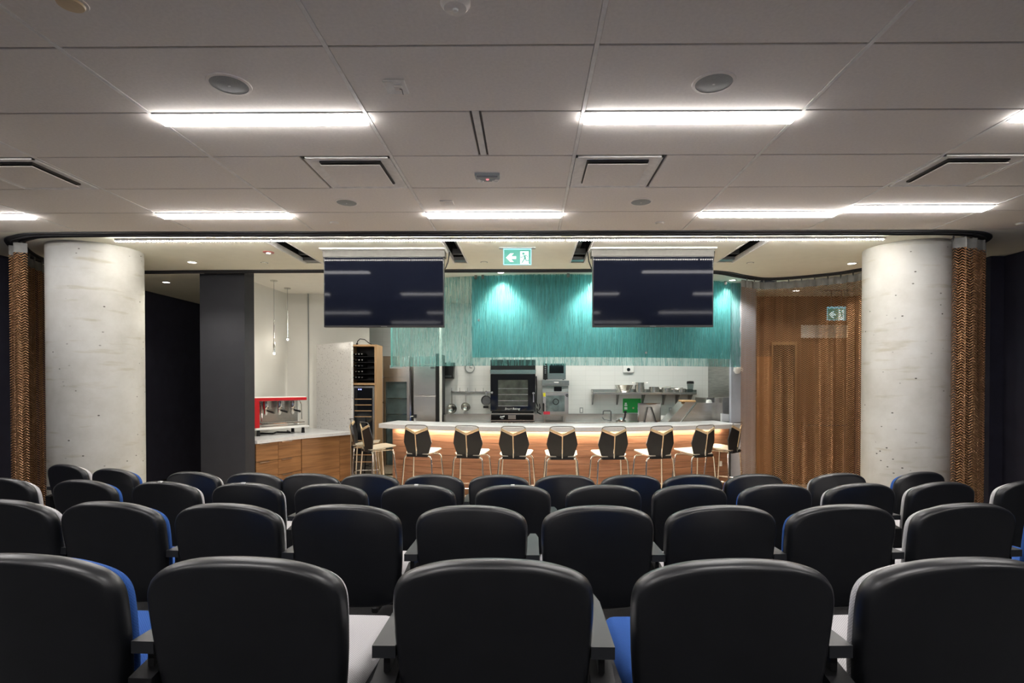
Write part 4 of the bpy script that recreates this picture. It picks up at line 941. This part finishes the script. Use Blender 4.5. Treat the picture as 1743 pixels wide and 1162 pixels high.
MB().tube([(0.15, 0.2, 0.02), (0.3, 0.05, 0.015), (0.45, 0.2, 0.02), (0.6, 0.06, 0.015), (0.7, 0.3, 0.02)], 0.012, 6).build('hose', 'black', em, smooth=True)
# pendants
for px, ptop, pl, pe, y, l in [(467, 482, 563, 602, 9.0, 'slim chrome pendant lamp hanging lower left over the coffee counter'), (490, 488, 545, 578, 9.7, 'slim chrome pendant lamp hanging higher right over the coffee counter')]:
    x = X_(px, y); zl, ze = Z_(pl, y), Z_(pe, y)
    t = thing('pendant_lamp', l, 'pendant lamp', (x, y, ze), 0, 'slim pendant lamps')
    top = KCEIL-ze
    MB().lathe([(0, top), (0.055, top), (0.055, top-0.015), (0.0, top-0.017)], 20).build('canopy', 'steel', t); MB().tube([(0, 0, zl-ze), (0, 0, top)], 0.003, 6).build('cord', 'steel_d', t)
    MB().lathe([(0.016, 0.02), (0.017, (zl-ze)*0.5), (0.011, (zl-ze)*0.52), (0.009, zl-ze+0.18), (0, zl-ze+0.185)], 14).build('tube_shade', 'chrome', t, smooth=True); MB().lathe([(0, -0.012), (0.013, -0.004), (0.015, 0.02), (0, 0.02)], 12).build('bulb', 'pend', t, smooth=True)
    d = bpy.data.lights.new('pendant_bulb', 'POINT'); d.energy = 1.5; d.color = (1, 0.92, 0.8); d.shadow_soft_size = 0.03; o = bpy.data.objects.new('pendant_bulb', d); C.objects.link(o); o.parent = t; o.location = (0, 0, -0.05)
# stone panel
a, b = Vector((-3.83, 10.15)), Vector((-2.985, 9.47)); d = (b-a).normalized(); n = Vector((-d.y, d.x))*0.04
tag(MB().prism([tuple(a), tuple(b), tuple(b+n), tuple(a+n)], ct+0.001, 2.44).build('terrazzo_screen', 'terrazzo'), 'tall speckled terrazzo panel at the end of the coffee counter', 'panel')
# wine cabinet
Yv = 9.62; xa, xb = X_(597, Yv), X_(641, Yv); xc = (xa+xb)/2; hw = (xb-xa)/2; z9 = lambda py: Z_(py, Yv)
t = thing('wine_cabinet', 'oak framed tall cabinet with wine rack over wine cooler', 'wine cabinet', (xc, Yv, 0)); sideX = X_(637.5, Yv)-xc
MB().box(-hw, -hw+0.02, 0, 0.4, 0, z9(586)).box(sideX, hw, 0, 0.4, 0, z9(586)).box(-hw+0.02, sideX, 0, 0.4, z9(589), z9(586)).box(-hw+0.02, sideX, 0, 0.4, z9(655), z9(651.5)).box(-hw+0.02, sideX, 0.36, 0.4, 0.1, z9(589)).build('case', 'oak', t)
MB().box(-hw+0.02, sideX, 0.30, 0.32, z9(651.5), z9(589)).build('rack_back', 'black', t)
for r, py in enumerate((602, 612, 622, 632, 642)):
    rk = MB().box(-hw+0.02, sideX, 0.08, 0.28, z9(py)-0.045, z9(py)-0.038).build('rack_tray', 'black', t)
MB().box(-hw+0.025, sideX-0.005, 0.0, 0.03, 0.12, z9(657)).box(-hw+0.06, sideX-0.05, -0.002, 0.0, z9(657)-0.02, z9(657)-0.01).build('cooler_frame', 'steel', t)
MB().box(-hw+0.06, sideX-0.035, -0.006, -0.001, 0.17, z9(660)).build('cooler_glass', 'glass_black', t)
for px in (611, 614.5): MB().box(X_(px, Yv)-xc-0.008, X_(px, Yv)-xc+0.008, -0.010, -0.006, z9(663.5), z9(661.8)).build('display_digit', 'blue_led', t)
for k, py in enumerate((679, 689, 699, 709, 750, 762, 774, 786)): MB().box(-hw+0.07, sideX-0.05, -0.009, -0.006, z9(py)-0.008, z9(py)+0.008).build('shelf_front', 'oak', t)
MB().tube([(-hw+0.055, -0.04, 0.9), (-hw+0.055, -0.04, z9(689))], 0.010, 8).build('pull_bar', 'chrome', t, smooth=True)
for rk_, py in enumerate((602, 612, 622, 632, 642)):
    for k in range(5):
        x = X_(596.5+k*5.3, Yv+0.1); bt = thing('wine_bottle', 'wine bottle neck, %s row of the rack, %s from the left' % (['top', 'second', 'middle', 'fourth', 'bottom'][rk_], ['first', 'second', 'third', 'fourth', 'fifth'][k]), 'bottle', (x, Yv+0.06, z9(py)), 0, 'bottles in the wine rack')
        if k == 0: bt.location.x = X_(600, Yv+0.1)-0.012
        MB().lathe([(0.0, -0.0), (0.013, 0.0), (0.013, 0.06), (0.015, 0.07), (0.022, 0.10), (0.022, 0.22), (0, 0.22)], 10, (0, 0, 0), 'y').build('glass_body', 'black', bt, smooth=True); MB().lathe([(0, -0.004), (0.010, -0.004), (0.010, 0.0), (0, 0.0)], 8, (0, 0, 0), 'y').build('foil_cap', 'steel', bt)
tag(MB().tube([(X_(608, 9.8), 9.8, z9(586)+0.03), (X_(609, 9.8), 9.8, z9(579)), (X_(613, 9.8), 9.8, z9(575)), (X_(621, 9.8), 9.8, z9(576)), (X_(628, 9.8), 9.8, z9(582)), (X_(633, 9.8), 9.85, z9(586)+0.008)], 0.008, 8).lathe([(0, 0), (0.018, 0.0), (0.018, 0.03), (0, 0.05)], 10, (X_(608, 9.8), 9.8, z9(586)+0.002)).build('electric_lead', 'black', smooth=True), 'black plug and cord lying on the wine cabinet', 'cord')

# ------------------------------------------------------------------ passage behind the right curtain
struct('wall_passage', MB().box(3.80, WR, 9.75, 9.9, 0, CEIL), 'brown_wall', 'brown timber wall seen through the mesh curtain', 'wall')
dr = tag(MB().box(4.70, 5.5, 9.69, 9.745, 0.02, 2.45).build('door_1', 'brown_wall'), 'brown door with a long bar handle behind the mesh curtain', 'door', kind='structure')
MB().tube([(4.72, 9.60, 1.02), (4.72, 9.62, 1.02), (5.45, 9.62, 1.02)], 0.018, 8).build('bar_handle', 'steel', dr, smooth=True); MB().box(4.70, 4.74, 9.60, 9.69, 0.85, 1.08).build('handle_plate', 'steel', dr)
tag(MB().box(3.95, 4.20, 9.70, 9.748, 0.02, 2.2).build('trim_4', 'warm_lit_wood'), 'timber panel beside the passage doors, warm light painted in', 'panel', kind='structure')
w2 = tag(MB().box(4.22, 4.60, 9.70, 9.735, 0.05, 2.4).build('door_2', M['smoke']), 'narrow glass leaf behind the mesh curtain', 'door', kind='structure')
MB().box(4.20, 4.22, 9.69, 9.745, 0.02, 2.45).box(4.60, 4.63, 9.69, 9.745, 0.02, 2.45).box(4.22, 4.60, 9.69, 9.745, 2.4, 2.45).build('frame', 'oak', w2)
tag(MB().box(4.72, 5.5, 9.70, 9.745, 2.52, 2.74).build('window_1', M['white']), 'pale transom band above the passage door', 'window', kind='structure')
exit_sign(X_(1424, 9.1, 535), 9.1, Z_(535, 9.1), 0.30, 0.20, 'green exit sign seen through the mesh curtain', CEIL-Z_(535, 9.1))
downlight(4.35, 9.15, CEIL, 'downlight in the passage behind the mesh curtain', 30)

# ------------------------------------------------------------------ bar stools
def make_stool():
    t = thing('bar_stool', '', 'stool', (0, 0, 0), 0, 'bar stools along the counter')
    def yb(z, x): return -0.05 - (z-0.72)*0.16 + 0.06*abs(x)/0.2 + 0.05   # back plane leans and is folded at the centre
    for s in (-1, 1):
        out = [(0.008, 0.700), (0.09, 0.708), (0.160, 0.745), (0.212, 0.905), (0.200, 0.97), (0.172, 1.088), (0.008, 1.020)]
        if s < 0: out = [(-x, z) for x, z in out][::-1]
        mb = MB(); A = [mb.bm.verts.new((x, yb(z, x), z)) for x, z in out]; B = [mb.bm.verts.new((x, yb(z, x)+0.014, z)) for x, z in out]
        n = len(out); mb.bm.faces.new(A); mb.bm.faces.new(B[::-1])
        for i in range(n): mb.bm.faces.new((A[i], A[(i+1) % n], B[(i+1) % n], B[i]))
        mb.build('back_panel', 'shell', t)
        # plywood band along the V
        p = [(0.004*s, 1.022), (0.172*s, 1.090), (0.168*s, 1.122), (0.004*s, 1.055)]
        mb = MB(); A = [mb.bm.verts.new((x, yb(z, x)-0.001, z)) for x, z in p]; B = [mb.bm.verts.new((x, yb(z, x)+0.016, z)) for x, z in p]
        mb.bm.faces.new(A); mb.bm.faces.new(B[::-1])
        for i in range(4): mb.bm.faces.new((A[i], A[(i+1) % 4], B[(i+1) % 4], B[i]))
        mb.build('wood_band', 'ply', t)
    zs = [0.745, 0.85, 0.95, 1.05]
    MB().tube([(0, yb(z, 0)-0.002, z) for z in zs], 0.0065, 8).build('seam_strip', 'ply', t, smooth=True)
    MB().tube([(0, yb(0.72, 0)-0.006, 0.72), (0, yb(0.78, 0)-0.005, 0.785)], 0.009, 8).build('chrome_clip', 'chrome', t, smooth=True)
    rim = [(-0.168, 1.10), (-0.160, 1.135), (-0.135, 1.150), (-0.07, 1.154), (0, 1.155), (0.07, 1.154), (0.135, 1.150), (0.160, 1.135), (0.168, 1.10)]
    MB().tube([(x, yb(z, x)+0.01, z) for x, z in rim], 0.007, 8).build('top_rim', 'steel_d', t, smooth=True)
    # seat
    sp = [(-0.16, 0.02), (0.16, 0.02), (0.215, 0.12), (0.225, 0.36), (0.19, 0.42), (-0.19, 0.42), (-0.225, 0.36), (-0.215, 0.12)]
    mb = MB(); bz = lambda x, y: 0.728 + 0.045*(y/0.42) + 0.06*max(0, abs(x)-0.10)
    A = [mb.bm.verts.new((x, y, bz(x, y))) for x, y in sp]; B = [mb.bm.verts.new((x, y, bz(x, y)+0.014)) for x, y in sp]
    cA, cB = mb.bm.verts.new((0, 0.22, 0.738)), mb.bm.verts.new((0, 0.22, 0.752))
    for i in range(8):
        k = (i+1) % 8; mb.bm.faces.new((A[k], A[i], cA)); mb.bm.faces.new((B[i], B[k], cB)); mb.bm.faces.new((A[i], A[k], B[k], B[i]))
    mb.build('seat', 'cream', t)
    MB().prism([(-0.15, -0.005), (0.15, -0.005), (0.17, 0.05), (-0.17, 0.05)], 0.700, 0.736).build('seat_shell', 'black', t)
    for y0, y1, h0 in ((0.04, 0.0, 0.20), (0.37, 0.43, 0.21)):
        for s in (-1, 1):
            MB().tube([(s*0.10, y0, 0.715), (s*(h0-0.03), y0, 0.712), (s*(h0-0.005), y0, 0.695), (s*(h0+0.008), y0, 0.66), (s*(h0+0.05), y1, 0.006)], 0.0115, 10).build('leg', 'chrome', t, smooth=True)
    MB().tube([(-0.10, 0.04, 0.715), (-0.10, 0.37, 0.715)], 0.010, 8).tube([(0.10, 0.04, 0.715), (0.10, 0.37, 0.715)], 0.010, 8).build('seat_support', 'chrome', t, smooth=True)
    r = [(-0.232, 0.018, 0.28), (0.232, 0.018, 0.28), (0.242, 0.405, 0.28), (-0.242, 0.405, 0.28)]
    MB().tube(r + [r[0]], 0.008, 8).build('foot_ring', 'chrome', t, smooth=True)
    return t
st0 = make_stool()
SL = ['bar stool turned toward the bar end, second from the left', 'leftmost bar stool, in front of the wine cabinet', 'first bar stool facing the curved front, left side', 'second bar stool along the curved front from the left',
      'third bar stool along the curved front from the left', 'bar stool squarely facing the middle of the bar', 'bar stool just right of the middle one', 'third bar stool from the right end',
      'second bar stool from the right end', 'rightmost bar stool, turned beside the mesh curtain']
SP = [(621, 8.45, -52), (601, 9.12, -80), (709, 7.86, -14), (795, 7.72, -12), (874, 7.62, -8), (957, 7.58, 0), (1045, 7.60, 9), (1126, 7.70, 17), (1200, 7.88, 27), (1254, 8.40, 46)]
for i, ((px, y, a), l) in enumerate(zip(SP, SL)):
    x = X_(px, y, 750)
    if i == 0:
        st0.location = (x, y, 0); st0.rotation_euler = (0, 0, math.radians(a)); st0['label'] = l
    else: dup(st0, (x, y, 0), math.radians(a), l)

# ------------------------------------------------------------------ auditorium chairs
K = 1.336/955.0
half = [(0, 0), (45, 2), (86, 7), (122, 18), (145, 29), (160, 42), (168, 57), (172, 76), (172, 110), (170, 160), (166, 220), (158, 280), (150, 315), (138, 332), (110, 342), (60, 346), (0, 347)]
HT = 0.83
right = [(x*K*1.03, HT - y*K) for x, y in half]
OUT0 = right + [(-x, z) for x, z in right[-2:0:-1]]
OUT = [(p.x, p.y) for p in catmull([(a, b, 0) for a, b in OUT0], 3, True)]
for _ in range(2):
    OUT = [((OUT[i-1][0]+2*OUT[i][0]+OUT[(i+1) % len(OUT)][0])/4, (OUT[i-1][1]+2*OUT[i][1]+OUT[(i+1) % len(OUT)][1])/4) for i in range(len(OUT))]
zc = HT - 0.24
def bend(x, z): return 0.40*x*x + (HT-z)*0.16 + 0.55*max(0, (0.40-z))**1.0*0.5
def shell_mesh(rings, name, m, parent):
    """rings: list of (scale, depth) swept from the back centre over the rim"""
    mb = MB(); R = []
    for s, d in rings:
        R.append([mb.bm.verts.new((x*s*(1.0 if m == 'shell' else 1.03), bend(x*s, zc+(z-zc)*s) + d, zc + (z-zc)*s)) for x, z in OUT])
    n = len(OUT)
    for a, b in zip(R, R[1:]):
        for i in range(n): mb.bm.faces.new((a[i], a[(i+1) % n], b[(i+1) % n], b[i]))
    for ring in (R[0], R[-1]):
        c = mb.bm.verts.new((0, sum(v.co.y for v in ring)/n, zc))
        for i in range(n): mb.bm.faces.new((ring[i], ring[(i+1) % n], c))
    o = mb.build(name, m, parent)
    for p in o.data.polygons: p.use_smooth = True
    return o
def make_chair(fab, tagged=False):
    t = thing('auditorium_chair', '', 'chair', (0, 0, 0), 0, 'auditorium chairs')
    shell_mesh([(0.3, 0.0), (0.6, 0.0), (0.90, 0.0), (0.938, 0.001), (0.963, 0.006), (0.983, 0.016), (0.996, 0.030), (1.0, 0.044), (0.985, 0.050), (0.95, 0.050), (0.5, 0.050)], 'back_shell', 'shell', t)
    shell_mesh([(0.5, 0.0505), (0.9, 0.0505), (0.94, 0.054), (0.945, 0.066), (0.92, 0.086), (0.87, 0.098), (0.7, 0.108), (0.4, 0.112)], 'back_cushion', fab, t)
    MB().box(-0.235, 0.235, 0.13, 0.60, 0.385, 0.47, 0.035, 4).build('seat_cushion', fab, t, smooth=True)
    MB().box(-0.215, 0.215, 0.14, 0.58, 0.345, 0.39, 0.015, 2).build('seat_pan', 'shell', t, smooth=True)
    return t
def add_arm(t, s):
    x = s*0.270
    MB().prism([(x-0.029, 0.07), (x+0.029, 0.07), (x+0.027, 0.36), (x+0.014, 0.43), (x-0.014, 0.43), (x-0.027, 0.36)], 0.572, 0.603).build('arm_pad', 'arm', t)
    MB().box(x-0.008, x+0.008, 0.10, 0.30, 0.47, 0.572).build('arm_post', 'black', t)
    MB().box(x-0.014, x+0.014, 0.08, 0.34, 0.04, 0.47, 0.005, 1).build('standard', 'black', t)
    MB().box(x-0.022, x+0.022, 0.0, 0.46, 0.0, 0.04, 0.008, 1).build('foot', 'black', t)
    MB().prism([(0.06, 0.20), (0.34, 0.20), (0.34, 0.44), (0.17, 0.538), (0.06, 0.515)], x-0.030, x+0.030, 'x').build('side_bracket', 'black', t)
proto = {}
for c_, f_ in (('b', 'blue'), ('g', 'grey')):
    for s_ in (-1, 1):
        proto[c_, s_] = make_chair(f_); add_arm(proto[c_, s_], s_)
words = ['leftmost', 'second', 'third', 'fourth', 'fifth', 'sixth', 'seventh', 'eighth', 'ninth', 'tenth', 'eleventh', 'twelfth', 'thirteenth', 'fourteenth']
ROWS = {1: (1.336, 953, [(48, 'b'), (418, 'g'), (839, 'g'), (1249, 'b'), (1632, 'g')], 'nearest row'),
        2: (2.43, 862, [(14, 'g'), (190, 'b'), (387, 'g'), (588, 'g'), (802, 'b'), (1018, 'g'), (1228, 'g'), (1433, 'b'), (1641, 'g'), (1845, 'b')], 'second nearest row'),
        3: (3.60, 827, [(8, 'g'), (143, 'b'), (281, 'g'), (420, 'g'), (562, 'b'), (711, 'g'), (873, 'b'), (1028, 'g'), (1175, 'b'), (1321, 'b'), (1465, 'g'), (1603, 'g'), (1752, 'g')], 'third row from the camera'),
        4: (4.48, 809, [(102, 'g'), (183, 'b'), (328, 'g'), (432, 'b'), (528, 'g'), (629, 'b'), (738, 'g'), (849, 'b'), (962, 'g'), (1074, 'b'), (1180, 'g'), (1285, 'b'), (1428, 'g'), (1568, 'b')], 'farthest row')}
TAGS = {(3, 281), (3, 420), (3, 711), (3, 873)}
for r, (Y0, py, lst, rn) in ROWS.items():
    for i, (px, c) in enumerate(lst):
        Y0b = Y0 - 0.035; y = Y0b
        for _ in range(4):
            x = X_(px, y+0.07, py); y = Y0b + 0.018*x*x
        if r == 4 and px in (102, 183): y = {102: 5.0, 183: 4.75}[px]; x = X_(px, y, py)
        rz = 0.055*x*(1.4 if r == 4 and abs(x) > 3 else 1)
        cushion = {'b': 'blue', 'g': 'pale grey'}[c]
        l = 'black-backed chair with %s cushion, %s %sin %s' % (cushion, words[i], '' if i == 0 else 'from left ', 'the ' + rn)
        o = dup(proto[c, -1 if px < 898 else 1], (x, y, ROWF[r]), rz, l, 'auditorium chairs, ' + rn)
        if px < 898 and i+1 < len(lst) and lst[i+1][0] > 898: add_arm(o, 1)
        if (r, px) in TAGS:
            MB().box(-0.012, 0.012, 0.008, 0.03, HT-0.006, HT+0.003).build('seat_tag', 'white', o)
for p in proto.values():
    for ch in list(p.children): bpy.data.objects.remove(ch)
    bpy.data.objects.remove(p)
